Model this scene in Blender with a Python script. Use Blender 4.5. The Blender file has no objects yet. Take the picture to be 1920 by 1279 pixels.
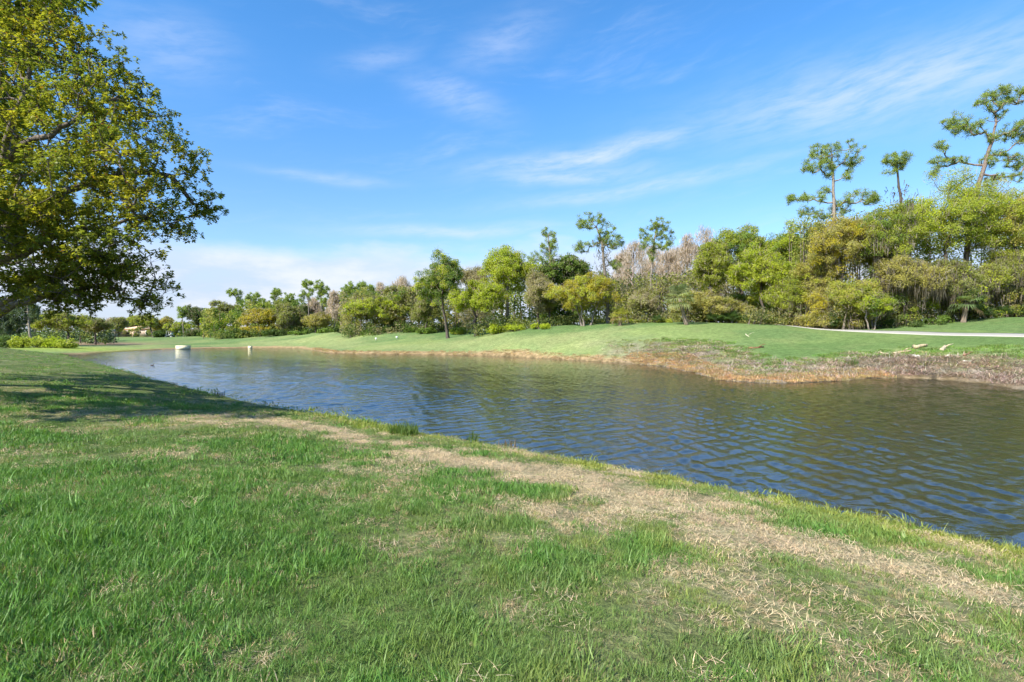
import bpy, math
import numpy as np

# ------------------------------------------------------------------ camera, sky, sun, exposure
sc = bpy.context.scene
COL = sc.collection
EYE, FOC, HOR = 2.9, 1000.0, 622.0          # eye height over the water, focal length and horizon row of the photo
cam = bpy.data.objects.new('camera', bpy.data.cameras.new('camera'))
COL.objects.link(cam)
sc.camera = cam
cam.location = (0, 0, EYE)
cam.rotation_euler = (math.pi / 2, 0, 0)
cam.data.lens = 36.0 * FOC / 1920
cam.data.shift_y = -(639.5 - HOR) / 1920
cam.data.clip_start = 0.05
cam.data.clip_end = 6000

SUN_TO = np.array([0.70, 0.71])             # the light travels right and away from the camera
SUN_TO = SUN_TO / np.linalg.norm(SUN_TO)
SUN_EL = math.radians(40)
sc.view_settings.view_transform = 'Standard'
sc.view_settings.look = 'None'
sc.view_settings.gamma = 1
sc.view_settings.exposure = 1.08
sc.cycles.max_bounces = 4
sc.cycles.diffuse_bounces = 3
sc.cycles.glossy_bounces = 2
sc.cycles.transmission_bounces = 2
sc.cycles.adaptive_threshold = 0.03
sc.cycles.transparent_max_bounces = 4


def N(nt, kind, **kw):
    n = nt.nodes.new(kind)
    for k, v in kw.items():
        setattr(n, k, v)
    return n


class G:
    """small helper to write node arithmetic"""

    def __init__(self, nt):
        self.nt = nt

    def put(self, sock, v):
        if isinstance(v, bpy.types.NodeSocket):
            self.nt.links.new(v, sock)
        elif v is not None:
            sock.default_value = v

    def math(self, op, a, b=None, c=None, clamp=False):
        n = N(self.nt, 'ShaderNodeMath', operation=op, use_clamp=clamp)
        self.put(n.inputs[0], a)
        self.put(n.inputs[1], b)
        self.put(n.inputs[2], c)
        return n.outputs[0]

    def mix(self, f, a, b, blend='MIX'):
        n = N(self.nt, 'ShaderNodeMix', data_type='RGBA', blend_type=blend)
        self.put(n.inputs[0], f)
        self.put(n.inputs[6], a)
        self.put(n.inputs[7], b)
        return n.outputs[2]

    def ramp(self, v, lo, hi, a=0.0, b=1.0):
        n = N(self.nt, 'ShaderNodeMapRange', interpolation_type='SMOOTHSTEP')
        self.put(n.inputs[0], v)
        for i, q in enumerate((lo, hi, a, b)):
            self.put(n.inputs[i + 1], q)
        return n.outputs[0]

    def noise(self, vec, scale, detail=3.0, rough=0.5, dist=0.0):
        n = N(self.nt, 'ShaderNodeTexNoise')
        self.put(n.inputs['Vector'], vec)
        n.inputs['Scale'].default_value = scale
        n.inputs['Detail'].default_value = detail
        n.inputs['Roughness'].default_value = rough
        n.inputs['Distortion'].default_value = dist
        return n.outputs[0]

    def xyz(self, x, y, z=0.0):
        n = N(self.nt, 'ShaderNodeCombineXYZ')
        self.put(n.inputs[0], x)
        self.put(n.inputs[1], y)
        self.put(n.inputs[2], z)
        return n.outputs[0]


def make_world():
    w = bpy.data.worlds.new('World')
    sc.world = w
    w.use_nodes = True
    nt = w.node_tree
    g = G(nt)
    bg = nt.nodes['Background']
    sky = N(nt, 'ShaderNodeTexSky', sky_type='NISHITA', sun_disc=False)
    sky.sun_elevation = SUN_EL
    sky.sun_rotation = math.atan2(-SUN_TO[0], -SUN_TO[1])
    sky.air_density = 1.0
    sky.dust_density = 0.25
    sky.ozone_density = 3.0
    tc = N(nt, 'ShaderNodeTexCoord')
    sep = N(nt, 'ShaderNodeSeparateXYZ')
    nt.links.new(tc.outputs['Generated'], sep.inputs[0])
    x, y, z = sep.outputs
    az = g.math('MULTIPLY', g.math('ARCTAN2', x, y), 180 / math.pi)
    el = g.math('MULTIPLY', g.math('ARCSINE', z), 180 / math.pi)
    col = g.mix(1.0, sky.outputs[0], g.mix(g.ramp(el, 2.0, 30.0), (0.86, 0.94, 1.10, 1), (0.57, 1.13, 1.48, 1)), 'MULTIPLY')
    # low bank of cloud all round the horizon, its top uneven
    edge = g.noise(g.xyz(g.math('MULTIPLY', az, 0.045), g.math('MULTIPLY', el, 0.14)), 1.0, 5.0, 0.55)
    top = g.math('MULTIPLY_ADD', g.math('SUBTRACT', edge, 0.5), 13.0, 9.3)
    bank = g.ramp(g.math('SUBTRACT', top, el), -0.8, 2.8)
    lump = g.noise(g.xyz(g.math('MULTIPLY', az, 0.11), g.math('MULTIPLY', el, 0.3), 4.0), 1.0, 6.0, 0.6)
    bank = g.math('MULTIPLY', bank, g.ramp(lump, 0.25, 0.65, 0.66, 0.97))
    # thin streaks of cirrus
    warp = g.noise(g.xyz(g.math('MULTIPLY', az, 0.06), g.math('MULTIPLY', el, 0.1), 9.0), 1.0, 3.0)
    elt = g.math('SUBTRACT', el, g.math('MULTIPLY', az, 0.13))
    st = g.noise(g.xyz(g.math('MULTIPLY', az, 0.05), g.math('MULTIPLY_ADD', warp, 2.2, g.math('MULTIPLY', elt, 0.32)), 2.0), 1.0, 5.0, 0.62)
    fine = g.noise(g.xyz(g.math('MULTIPLY', az, 0.25), g.math('MULTIPLY_ADD', warp, 3.0, g.math('MULTIPLY', elt, 1.1)), 6.0), 1.0, 4.0, 0.62)
    wisp = g.math('MULTIPLY', g.ramp(st, 0.46, 0.78), g.ramp(fine, 0.25, 0.75))
    total = g.math('MULTIPLY', wisp, 0.2)

    def streak(a0, e0, ra, re, tilt, amt):
        nonlocal total
        da = g.math('SUBTRACT', az, a0)
        de = g.math('SUBTRACT', g.math('SUBTRACT', el, e0), g.math('MULTIPLY', da, tilt))
        de = g.math('MULTIPLY_ADD', g.math('SUBTRACT', warp, 0.5), 3.5, de)
        q = g.math('ADD', g.math('POWER', g.math('ABSOLUTE', g.math('DIVIDE', da, ra)), 2.0),
                   g.math('POWER', g.math('ABSOLUTE', g.math('DIVIDE', de, re)), 2.0))
        m = g.math('MULTIPLY', g.math('EXPONENT', g.math('MULTIPLY', q, -1.0)), g.ramp(fine, 0.2, 0.72, 0.2, 1.0))
        total = g.math('MAXIMUM', total, g.math('MULTIPLY', m, amt))
    streak(8.0, 18.3, 11.0, 1.1, 0.12, 0.75)
    streak(6.0, 16.2, 9.0, 0.9, 0.02, 0.55)
    streak(14.0, 14.6, 14.0, 0.8, 0.10, 0.50)
    streak(36.0, 20.5, 15.0, 3.0, 0.02, 0.62)
    streak(-6.0, 10.6, 12.0, 0.7, 0.03, 0.55)
    streak(-19.0, 15.3, 6.0, 0.5, 0.0, 0.35)
    streak(-6.0, 23.5, 5.0, 1.6, -0.30, 0.38)
    streak(-14.0, 26.5, 4.0, 1.0, 0.25, 0.25)
    streak(-33.0, 24.0, 5.0, 2.6, 0.0, 0.28)
    streak(-1.0, 28.5, 5.0, 2.0, 0.35, 0.30)
    cloud = g.math('MAXIMUM', bank, total)
    lit = g.mix(g.ramp(lump, 0.36, 0.66), (3.35, 3.85, 5.0, 1), (4.8, 5.05, 5.6, 1))
    lit = g.mix(g.ramp(el, 3.0, 11.0), lit, (4.4, 4.95, 6.1, 1))
    col = g.mix(cloud, col, lit)
    nt.links.new(col, bg.inputs[0])
    bg.inputs[1].default_value = 0.090


make_world()
sun = bpy.data.objects.new('sun', bpy.data.lights.new('sun', 'SUN'))
COL.objects.link(sun)
sun.data.energy = 4.6
sun.data.angle = math.radians(0.53)
sun.data.color = (1.0, 0.95, 0.86)
sun.rotation_euler = (math.pi / 2 - SUN_EL, 0, math.atan2(SUN_TO[1], SUN_TO[0]) - math.pi / 2)
sun.location = (-40, -25, 45)


# ------------------------------------------------------------------ numbers
def P(px, py, depth):
    """pixel of the photo and a distance along the view axis -> point"""
    return np.array([(px - 960) / FOC * depth, depth, EYE - (py - HOR) / FOC * depth])


def PX(px, depth):
    return (px - 960) / FOC * depth


_lat = np.random.default_rng(5).random((256, 256))


def vnoise(x, y):
    xi, yi = np.floor(x).astype(int), np.floor(y).astype(int)
    fx, fy = x - xi, y - yi
    fx = fx * fx * (3 - 2 * fx)
    fy = fy * fy * (3 - 2 * fy)
    a = _lat[xi & 255, yi & 255]
    b = _lat[(xi + 1) & 255, yi & 255]
    c = _lat[xi & 255, (yi + 1) & 255]
    d = _lat[(xi + 1) & 255, (yi + 1) & 255]
    return (a * (1 - fx) + b * fx) * (1 - fy) + (c * (1 - fx) + d * fx) * fy


def fbm(x, y, s=1.0, o=4, seed=0):
    t, amp, tot = 0, 1.0, 0
    for i in range(o):
        t = t + amp * vnoise(x * s + 17.3 * i + seed * 7.7, y * s + 9.1 * i + seed * 3.3)
        tot += amp
        amp *= 0.55
        s *= 2.03
    return t / tot


def sstep(x, a, b):
    t = np.clip((x - a) / (b - a), 0, 1)
    return t * t * (3 - 2 * t)


# ------------------------------------------------------------------ lie of the land
def shore(px, py, z=0.0):
    d = (EYE - z) * FOC / (py - HOR)
    return (PX(px, d), d)


NEAR = [(52, -38), (30, -16), (14, -1.2)] + [shore(a, b, 0.3) for a, b in (
    (1920, 1024), (1600, 957), (1280, 893), (1000, 842), (800, 812), (640, 777), (520, 760), (420, 738), (330, 716),
    (292, 710), (270, 700), (235, 692), (180, 679))] + [shore(118, 668)]
FAR = [shore(118, 668)] + [shore(a, b) for a, b in (
    (160, 665), (200, 661), (260, 658), (320, 655), (400, 653), (470, 652), (560, 653), (590, 657), (610, 661), (660, 663), (740, 664), (820, 665),
    (900, 667), (1000, 671), (1100, 677), (1180, 682), (1250, 688), (1300, 699), (1356, 714), (1420, 718), (1484, 719), (1570, 715), (1625, 710),
    (1698, 709), (1783, 713), (1848, 721), (1912, 731))] + [(34, 22), (44, 14), (62, 0), (76, -30)]
NEAR, FAR = np.array(NEAR, float), np.array(FAR, float)
TIP = NEAR[-1]
POLY = np.vstack([NEAR, FAR[1:]])


def dist_line(x, y, L):
    best = np.full(x.shape, 1e9)
    for (ax, ay), (bx, by) in zip(L[:-1], L[1:]):
        ex, ey = bx - ax, by - ay
        t = np.clip(((x - ax) * ex + (y - ay) * ey) / (ex * ex + ey * ey), 0, 1)
        best = np.minimum(best, (x - ax - t * ex) ** 2 + (y - ay - t * ey) ** 2)
    return np.sqrt(best)


def inside(x, y):
    r = np.zeros(x.shape, bool)
    n = len(POLY)
    for i in range(n):
        ax, ay = POLY[i]
        bx, by = POLY[(i + 1) % n]
        if ay == by:
            continue
        r ^= ((ay > y) != (by > y)) & (x < (bx - ax) * (y - ay) / (by - ay) + ax)
    return r


CP = [(1920, 598, 51), (1850, 604, 51), (1780, 614, 50), (1720, 623, 49), (1640, 623, 51), (1990, 600, 50), (2100, 610, 48),
      (1920, 636, 38.8), (1920, 629, 41.3), (1800, 634, 42), (1800, 627.5, 44.8), (1700, 630, 46), (1700, 624.5, 48.6), (1600, 625.5, 49.5), (1600, 621.5, 52.5), (1540, 621, 54), (1540, 619, 57),
      (2050, 640, 35), (2050, 633, 38), (1920, 655, 34), (1800, 652, 37.5), (1700, 655, 39), (1600, 652, 43), (1600, 682, 37.5), (1500, 645, 46), (1500, 672, 40.5), (1400, 668, 42.5),
      (1400, 640, 48), (1480, 615, 57), (1400, 612, 58), (1320, 612.5, 60), (1250, 614, 61), (1250, 640, 53), (1300, 660, 45.5), (1150, 618, 63), (1150, 645, 56), (1050, 624, 67), (1000, 650, 62), (1100, 660, 56),
      (950, 628, 72), (890, 634, 77), (840, 636, 80), (740, 648, 78), (640, 652, 84), (800, 631, 88), (700, 629, 95), (600, 633, 100), (500, 630, 122), (400, 631, 142),
      (300, 634, 168), (220, 633, 178), (150, 641, 112), (100, 654, 76), (0, 655.5, 74), (0, 648, 90), (200, 642, 118), (300, 645, 115), (450, 640, 112), (-200, 655, 74)]
ctrl = [tuple(P(*c)) for c in CP] + [(q[0], q[1], 0.02) for q in FAR[1:-3]]
ctrl += [(80, 60, 4.2), (60, 85, 3.4), (30, 95, 3.0), (0, 115, 2.6), (-40, 160, 2.0), (40, 160, 2.6), (-120, 230, 1.6), (-200, 230, 1.5), (-150, 130, 1.0), (100, 140, 3.0), (60, 25, 3.2), (90, 0, 3.0), (0, 260, 2.0), (120, 260, 2.4), (-230, 90, 1.0)]
ctrl = np.array(ctrl)


def _tps(r2):
    return 0.5 * r2 * np.log(r2 + 1e-9)


def fit_tps(c):
    n = len(c)
    d2 = (c[:, None, 0] - c[None, :, 0]) ** 2 + (c[:, None, 1] - c[None, :, 1]) ** 2
    K = _tps(d2) + np.eye(n) * 0.6
    Pm = np.c_[np.ones(n), c[:, :2]]
    A = np.zeros((n + 3, n + 3))
    A[:n, :n], A[:n, n:], A[n:, :n] = K, Pm, Pm.T
    return np.linalg.solve(A, np.r_[c[:, 2], 0, 0, 0])


_w = fit_tps(ctrl)


def far_h(x, y):
    out = _w[-3] + _w[-2] * x + _w[-1] * y
    for (cx, cy, _), wi in zip(ctrl, _w[:-3]):
        out = out + wi * _tps((x - cx) ** 2 + (y - cy) ** 2)
    return out


EXT_N = np.array([TIP, (-75, 58), (-160, 62)])
EXT_F = np.array([TIP, (-75, 71), (-160, 74)])


GROOVE = np.array([(-13.5, 14.6), (-11.4, 12.8), (-8.0, 9.7), (-5.1, 7.0), (-4.2, 6.2)])


def groove(x, y):
    return dist_line(x, y, GROOVE)


def land(x, y):
    """height and zone numbers of the ground at x, y"""
    x, y = np.asarray(x, float), np.asarray(y, float)
    shp = x.shape
    x, y = x.ravel(), y.ravel()
    dn, df = dist_line(x, y, NEAR), dist_line(x, y, FAR)
    wd = np.minimum(df, dist_line(x, y, EXT_F)) - np.minimum(dn, dist_line(x, y, EXT_N))
    wf = 1 - sstep(wd, -4, 4)
    d = np.minimum(dn, df)
    ins = inside(x, y)
    hn = 0.30 * (1 - np.exp(-dn / 0.30)) + 1.5 * (1 - np.exp(-dn / 8.0)) + (fbm(x, y, 0.5, 3, 1) - 0.5) * 0.10 * sstep(dn, 0.5, 3)
    hn = hn - 0.07 * np.exp(-(groove(x, y) / 0.13) ** 2)
    rr = np.hypot(x, y - 40)
    fade = sstep(rr, 230, 420)
    cx, cy = np.clip(x, -260, 260), np.clip(y, -60, 330)
    hf = np.clip(far_h(cx, cy), 0.03, 5.0)
    hf = hf * (1 - fade) + 1.8 * fade
    hf = np.minimum(hf, 0.05 + d * 0.9) + 0.14 * (1 - np.exp(-df / 0.25)) + (fbm(x, y, 0.25, 3, 2) - 0.5) * 0.08 * sstep(df, 1, 5)
    h = hn * (1 - wf) + hf * wf
    h = np.where(ins, -0.12 - np.minimum(d, 6) * 0.28, h)
    r = lambda a: a.reshape(shp)
    return r(h), r(dn), r(df), r(wf), r(ins)


def hz(x, y):
    return float(land(np.array([x]), np.array([y]))[0][0])


def dead_map(x, y, dn):
    """0 = living turf, 1 = bare straw, on the near bank"""
    wob = (fbm(x, y, 0.45, 3, 3) - 0.5) * 1.6
    d0 = 3.15 + wob
    stripe = np.exp(-((dn - d0) / 0.55) ** 2) * (0.25 + 0.95 * sstep(fbm(x, y, 0.7, 3, 8), 0.3, 0.52)) * (1 - sstep(y, 11.5, 15))
    patch = np.exp(-(((x + 7.6) / 1.9) ** 2 + ((y - 11.9) / 0.95) ** 2)) * 1.0
    patch = patch + np.exp(-(((x + 4.2) / 1.5) ** 2 + ((y - 12.6) / 0.8) ** 2)) * 0.5
    blot = np.maximum(sstep(fbm(x, y, 1.15, 4, 4), 0.50, 0.67), 0.85 * sstep(fbm(x, y, 2.7, 3, 14), 0.55, 0.70))
    right = sstep(x * 0.55 + dn * -0.10 + 1.5, -0.9, 1.9)
    gen = blot * (0.10 + 0.30 * sstep(y, 3.0, 7) + 0.50 * right) * sstep(dn, 0.4, 1.2)
    return np.clip(stripe + patch * (0.25 + 0.7 * blot) + gen, 0, 1)


# ------------------------------------------------------------------ mesh helpers
def mesh(name, v, f, mat=None, col=None, smooth=False, sizes=None):
    """f: (n, k) array of faces, or a flat list with sizes"""
    me = bpy.data.meshes.new(name)
    v = np.asarray(v, np.float32)
    me.vertices.add(len(v))
    me.vertices.foreach_set('co', v.ravel())
    if sizes is None:
        f = np.asarray(f, np.int32)
        flat, tot = f.ravel(), np.full(len(f), f.shape[1], np.int32)
    else:
        flat, tot = np.asarray(f, np.int32), np.asarray(sizes, np.int32)
    me.loops.add(len(flat))
    me.loops.foreach_set('vertex_index', flat)
    me.polygons.add(len(tot))
    st = np.zeros(len(tot), np.int32)
    st[1:] = np.cumsum(tot)[:-1]
    me.polygons.foreach_set('loop_start', st)
    me.polygons.foreach_set('loop_total', tot)
    if smooth:
        me.polygons.foreach_set('use_smooth', np.ones(len(tot), bool))
    me.update(calc_edges=True)
    if col is not None:
        a = me.attributes.new('col', 'FLOAT_COLOR', 'POINT')
        c = np.ones((len(v), 4), np.float32)
        c[:, :3] = col
        a.data.foreach_set('color', c.ravel())
    if mat:
        me.materials.append(mat)
    return me


def ob(name, me, parent=None, loc=(0, 0, 0), label=None, cat=None, group=None, kind=None):
    o = bpy.data.objects.new(name, me)
    COL.objects.link(o)
    o.location = loc
    if parent:
        o.parent = parent
    for k, q in (('label', label), ('category', cat), ('group', group), ('kind', kind)):
        if q:
            o[k] = q
    return o


class MB:
    """collects polygons"""

    def __init__(self):
        self.v, self.f, self.s, self.c = [], [], [], []

    def add(self, v, faces, col=(0.5, 0.5, 0.5)):
        b = len(self.v)
        self.v += [tuple(p) for p in v]
        self.c += [col] * len(v)
        for q in faces:
            self.f += [b + i for i in q]
            self.s.append(len(q))

    def box(self, c, h, col=(0.5, 0.5, 0.5), rz=0.0, taper=1.0):
        ca, sa = math.cos(rz), math.sin(rz)
        p = []
        for z in (-1, 1):
            t = taper if z > 0 else 1
            for x, y in ((-1, -1), (1, -1), (1, 1), (-1, 1)):
                a, b = x * h[0] * t, y * h[1] * t
                p.append((c[0] + a * ca - b * sa, c[1] + a * sa + b * ca, c[2] + z * h[2]))
        self.add(p, [(3, 2, 1, 0), (4, 5, 6, 7), (0, 1, 5, 4), (1, 2, 6, 5), (2, 3, 7, 6), (3, 0, 4, 7)], col)

    def ring(self, pts, rads, col=(0.5, 0.5, 0.5), k=8, cap=True):
        """tube through pts"""
        pts = np.asarray(pts, float)
        v, f = [], []
        for i, p in enumerate(pts):
            t = pts[min(i + 1, len(pts) - 1)] - pts[max(i - 1, 0)]
            t = t / (np.linalg.norm(t) + 1e-9)
            u = np.cross(t, (0, 0, 1) if abs(t[2]) < 0.9 else (1, 0, 0))
            u /= np.linalg.norm(u) + 1e-9
            w = np.cross(t, u)
            for j in range(k):
                a = 2 * math.pi * j / k
                v.append(p + rads[i] * (math.cos(a) * u + math.sin(a) * w))
        for i in range(len(pts) - 1):
            for j in range(k):
                f.append((i * k + j, i * k + (j + 1) % k, (i + 1) * k + (j + 1) % k, (i + 1) * k + j))
        if cap:
            f.append(tuple(range(k))[::-1])
            f.append(tuple((len(pts) - 1) * k + j for j in range(k)))
        self.add(v, f, col)

    def me(self, name, mat, smooth=False):
        return mesh(name, self.v, self.f, mat, np.array(self.c), smooth, self.s)


# ------------------------------------------------------------------ materials
def material(name):
    m = bpy.data.materials.new(name)
    m.use_nodes = True
    nt = m.node_tree
    return m, nt, G(nt), nt.nodes['Principled BSDF']


def attr(nt, name, kind='GEOMETRY'):
    n = N(nt, 'ShaderNodeAttribute', attribute_name=name, attribute_type=kind)
    return n.outputs['Color']


def leaf_material(name, translucent=0.42, rough=0.5, spec=0.3, inst=False, tint=None):
    m, nt, g, b = material(name)
    c = attr(nt, 'col')
    if inst:
        c = g.mix(1.0, c, attr(nt, 'tint', 'INSTANCER'), 'MULTIPLY')
    nt.links.new(c, b.inputs['Base Color'])
    b.inputs['Roughness'].default_value = rough
    b.inputs['Specular IOR Level'].default_value = spec
    t = N(nt, 'ShaderNodeBsdfTranslucent')
    tc = g.mix(1.0, c, (1.15, 1.2, 0.55, 1), 'MULTIPLY')
    nt.links.new(tc, t.inputs[0])
    mx = N(nt, 'ShaderNodeMixShader')
    mx.inputs[0].default_value = translucent
    nt.links.new(b.outputs[0], mx.inputs[1])
    nt.links.new(t.outputs[0], mx.inputs[2])
    nt.links.new(mx.outputs[0], nt.nodes['Material Output'].inputs[0])
    return m


def bark_material():
    m, nt, g, b = material('bark')
    tc = N(nt, 'ShaderNodeTexCoord').outputs['Object']
    mp = N(nt, 'ShaderNodeMapping')
    mp.inputs['Scale'].default_value = (6, 6, 1.6)
    nt.links.new(tc, mp.inputs[0])
    n = g.noise(mp.outputs[0], 2.2, 6, 0.65)
    c = g.mix(1.0, attr(nt, 'col'), g.mix(g.ramp(n, 0.3, 0.7), (0.55, 0.52, 0.5, 1), (1.35, 1.32, 1.3, 1)), 'MULTIPLY')
    nt.links.new(c, b.inputs['Base Color'])
    b.inputs['Roughness'].default_value = 0.9
    bp = N(nt, 'ShaderNodeBump')
    bp.inputs['Strength'].default_value = 0.7
    bp.inputs['Distance'].default_value = 0.05
    nt.links.new(n, bp.inputs['Height'])
    nt.links.new(bp.outputs[0], b.inputs['Normal'])
    return m


def plain_material(name, rough=0.7, spec=0.4, noise=0.25, scale=9.0):
    m, nt, g, b = material(name)
    tc = N(nt, 'ShaderNodeTexCoord').outputs['Object']
    n = g.noise(tc, scale, 5, 0.6)
    c = g.mix(1.0, attr(nt, 'col'), g.mix(n, (1 - noise,) * 3 + (1,), (1 + noise,) * 3 + (1,)), 'MULTIPLY')
    nt.links.new(c, b.inputs['Base Color'])
    b.inputs['Roughness'].default_value = rough
    b.inputs['Specular IOR Level'].default_value = spec
    return m


LEAF = leaf_material('leaf', 0.5, 0.55, 0.22)
NEEDLE = leaf_material('needle', 0.38, 0.6, 0.2)
BLADE = leaf_material('grass_blade', 0.35, 0.5, 0.35, inst=True)
STRAW = leaf_material('straw', 0.15, 0.8, 0.15, inst=True)
BARK = bark_material()
PAINT = plain_material('painted')
CONC = plain_material('concrete', 0.9, 0.2, 0.3, 3.0)


def ground_material():
    m, nt, g, b = material('turf_and_soil')
    pos = N(nt, 'ShaderNodeNewGeometry').outputs['Position']
    c = attr(nt, 'col')
    n1 = g.noise(pos, 2.3, 6, 0.62)
    n2 = g.noise(pos, 14.0, 5, 0.7)
    n3 = g.noise(pos, 60.0, 3, 0.7)
    c = g.mix(1.0, c, g.mix(g.ramp(n1, 0.25, 0.75), (0.72, 0.74, 0.70, 1), (1.28, 1.25, 1.25, 1)), 'MULTIPLY')
    c = g.mix(1.0, c, g.mix(g.ramp(n2, 0.28, 0.72), (0.62, 0.64, 0.62, 1), (1.38, 1.36, 1.35, 1)), 'MULTIPLY')
    c = g.mix(1.0, c, g.mix(g.ramp(n3, 0.28, 0.72), (0.7, 0.7, 0.7, 1), (1.3, 1.3, 1.3, 1)), 'MULTIPLY')
    nt.links.new(c, b.inputs['Base Color'])
    b.inputs['Roughness'].default_value = 0.95
    b.inputs['Specular IOR Level'].default_value = 0.1
    bp = N(nt, 'ShaderNodeBump')
    bp.inputs['Strength'].default_value = 0.8
    bp.inputs['Distance'].default_value = 0.06
    nt.links.new(g.math('ADD', n2, g.math('MULTIPLY', n3, 0.35)), bp.inputs['Height'])
    nt.links.new(bp.outputs[0], b.inputs['Normal'])
    return m


def water_material():
    m, nt, g, b = material('pond_water')
    pos = N(nt, 'ShaderNodeNewGeometry').outputs['Position']

    def waves(ang, sx, sy, scale, detail, dist, seed):
        mp = N(nt, 'ShaderNodeMapping')
        mp.inputs['Rotation'].default_value = (0, 0, ang)
        mp.inputs['Scale'].default_value = (sx, sy, 1)
        mp.inputs['Location'].default_value = (seed, seed * 0.7, seed)
        nt.links.new(pos, mp.inputs[0])
        return g.noise(mp.outputs[0], scale, detail, 0.55, dist)
    c = waves(0.30, 0.55, 1.0, 4.2, 3.0, 0.5, 11.0)
    e = waves(-0.35, 0.6, 1.0, 9.5, 3.0, 0.3, 23.0)
    h = g.math('MULTIPLY_ADD', c, 0.030, g.math('MULTIPLY', e, 0.014))
    bp = N(nt, 'ShaderNodeBump')
    bp.inputs['Strength'].default_value = 1.0
    bp.inputs['Distance'].default_value = 0.5
    nt.links.new(h, bp.inputs['Height'])
    nt.links.new(bp.outputs[0], b.inputs['Normal'])
    b.inputs['Base Color'].default_value = (0.020, 0.022, 0.013, 1)
    b.inputs['Roughness'].default_value = 0.04
    b.inputs['IOR'].default_value = 2.0
    return m


# ------------------------------------------------------------------ ground
def axis(lo, hi, step, far_lo, far_hi):
    a = list(np.arange(lo, hi + 1e-6, step))
    s = step
    while a[-1] < far_hi:
        s *= 1.17
        a.append(a[-1] + s)
    s = step
    while a[0] > far_lo:
        s *= 1.17
        a.insert(0, a[0] - s)
    return np.array(a)


def lerp(a, b, t):
    return a + (np.asarray(b) - a) * t[..., None]


def turf_colour(x, y, h, dn, df, wf):
    """base colour of the soil and mown turf"""
    far_n = fbm(x, y, 0.16, 4, 6)
    c = np.zeros(x.shape + (3,))
    near = np.array([0.085, 0.125, 0.032]) + 0 * c
    dead = dead_map(x, y, dn)
    near = lerp(near, (0.33, 0.275, 0.155), dead * 0.9)
    near = lerp(near, (0.10, 0.085, 0.04), (1 - sstep(dn, 0.1, 0.7)))
    # fairway
    f = lerp(np.array([0.135, 0.200, 0.072]) + 0 * c, (0.20, 0.255, 0.085), sstep(far_n, 0.42, 0.62))
    yel = np.exp(-((df - 5.0) / 4.0) ** 2) * sstep(fbm(x, y, 0.10, 3, 9), 0.25, 0.5) * (1 - sstep(x, 8, 20))
    f = lerp(f, (0.265, 0.285, 0.115), yel * 0.6)
    dk = sstep(fbm(x * 0.5, y, 0.11, 3, 12), 0.5, 0.62) * sstep(df, 4, 9)
    f = lerp(f, (0.095, 0.165, 0.050), dk * 0.7)
    f = f * (0.86 + 0.28 * fbm(x, y, 0.7, 4, 18))[..., None]
    f = lerp(f, (0.25, 0.25, 0.11), 0.3 * sstep(fbm(x, y, 0.45, 4, 19), 0.56, 0.68))
    rt = sstep(x, 12, 26) * sstep(df, 6, 9)
    f = lerp(f, (0.105, 0.170, 0.050), rt * 0.5)
    # leafy mulch under the wood
    # tan rim along the far waterline, rougher banks to the right
    rim = 1 - sstep(df + (fbm(x, y, 0.6, 2, 4) - .5) * 1.0, 0.5, 1.5)
    f = lerp(f, (0.30, 0.215, 0.115), rim)
    bx = sstep(x + (fbm(x, y, 0.35, 3, 5) - 0.5) * 6, 6, 15) * (1 - sstep(df + (fbm(x, y, 0.35, 3, 5) - 0.5) * 4.0, 3.4, 6.8))
    mud = sstep(fbm(x, y, 0.5, 4, 15), 0.36, 0.55)
    f = lerp(f, (0.25, 0.205, 0.155), bx * (0.35 + 0.6 * mud))
    # bare brown mound beyond the left end of the pond
    bm = np.exp(-(((x + 82) / 9.0) ** 2 + ((y - 103) / 12.0) ** 2))
    f = lerp(f, (0.27, 0.18, 0.12), np.clip(bm * 1.3, 0, 0.9))
    lf = sstep(-x, 50, 62) * np.exp(-((y - 76) / 7.0) ** 2)
    f = lerp(f, (0.26, 0.32, 0.06), lf * 0.9)
    c = near * (1 - wf[..., None]) + f * wf[..., None]
    return c


xs, ys = axis(-62, 46, 0.44, -1800, 1800), axis(-5, 106, 0.44, -600, 2600)
X, Y = np.meshgrid(xs, ys)
H, DN, DF, WF, INS = land(X, Y)
nx, ny = len(xs), len(ys)
idx = np.arange(nx * ny).reshape(ny, nx)
quads = np.stack([idx[:-1, :-1], idx[:-1, 1:], idx[1:, 1:], idx[1:, :-1]], -1).reshape(-1, 4)
cg = turf_colour(X, Y, H, DN, DF, WF)
cg[INS] = (0.05, 0.045, 0.02)
ob('ground', mesh('ground', np.stack([X, Y, H], -1).reshape(-1, 3), quads, ground_material(), cg.reshape(-1, 3), True), kind='structure')



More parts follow.
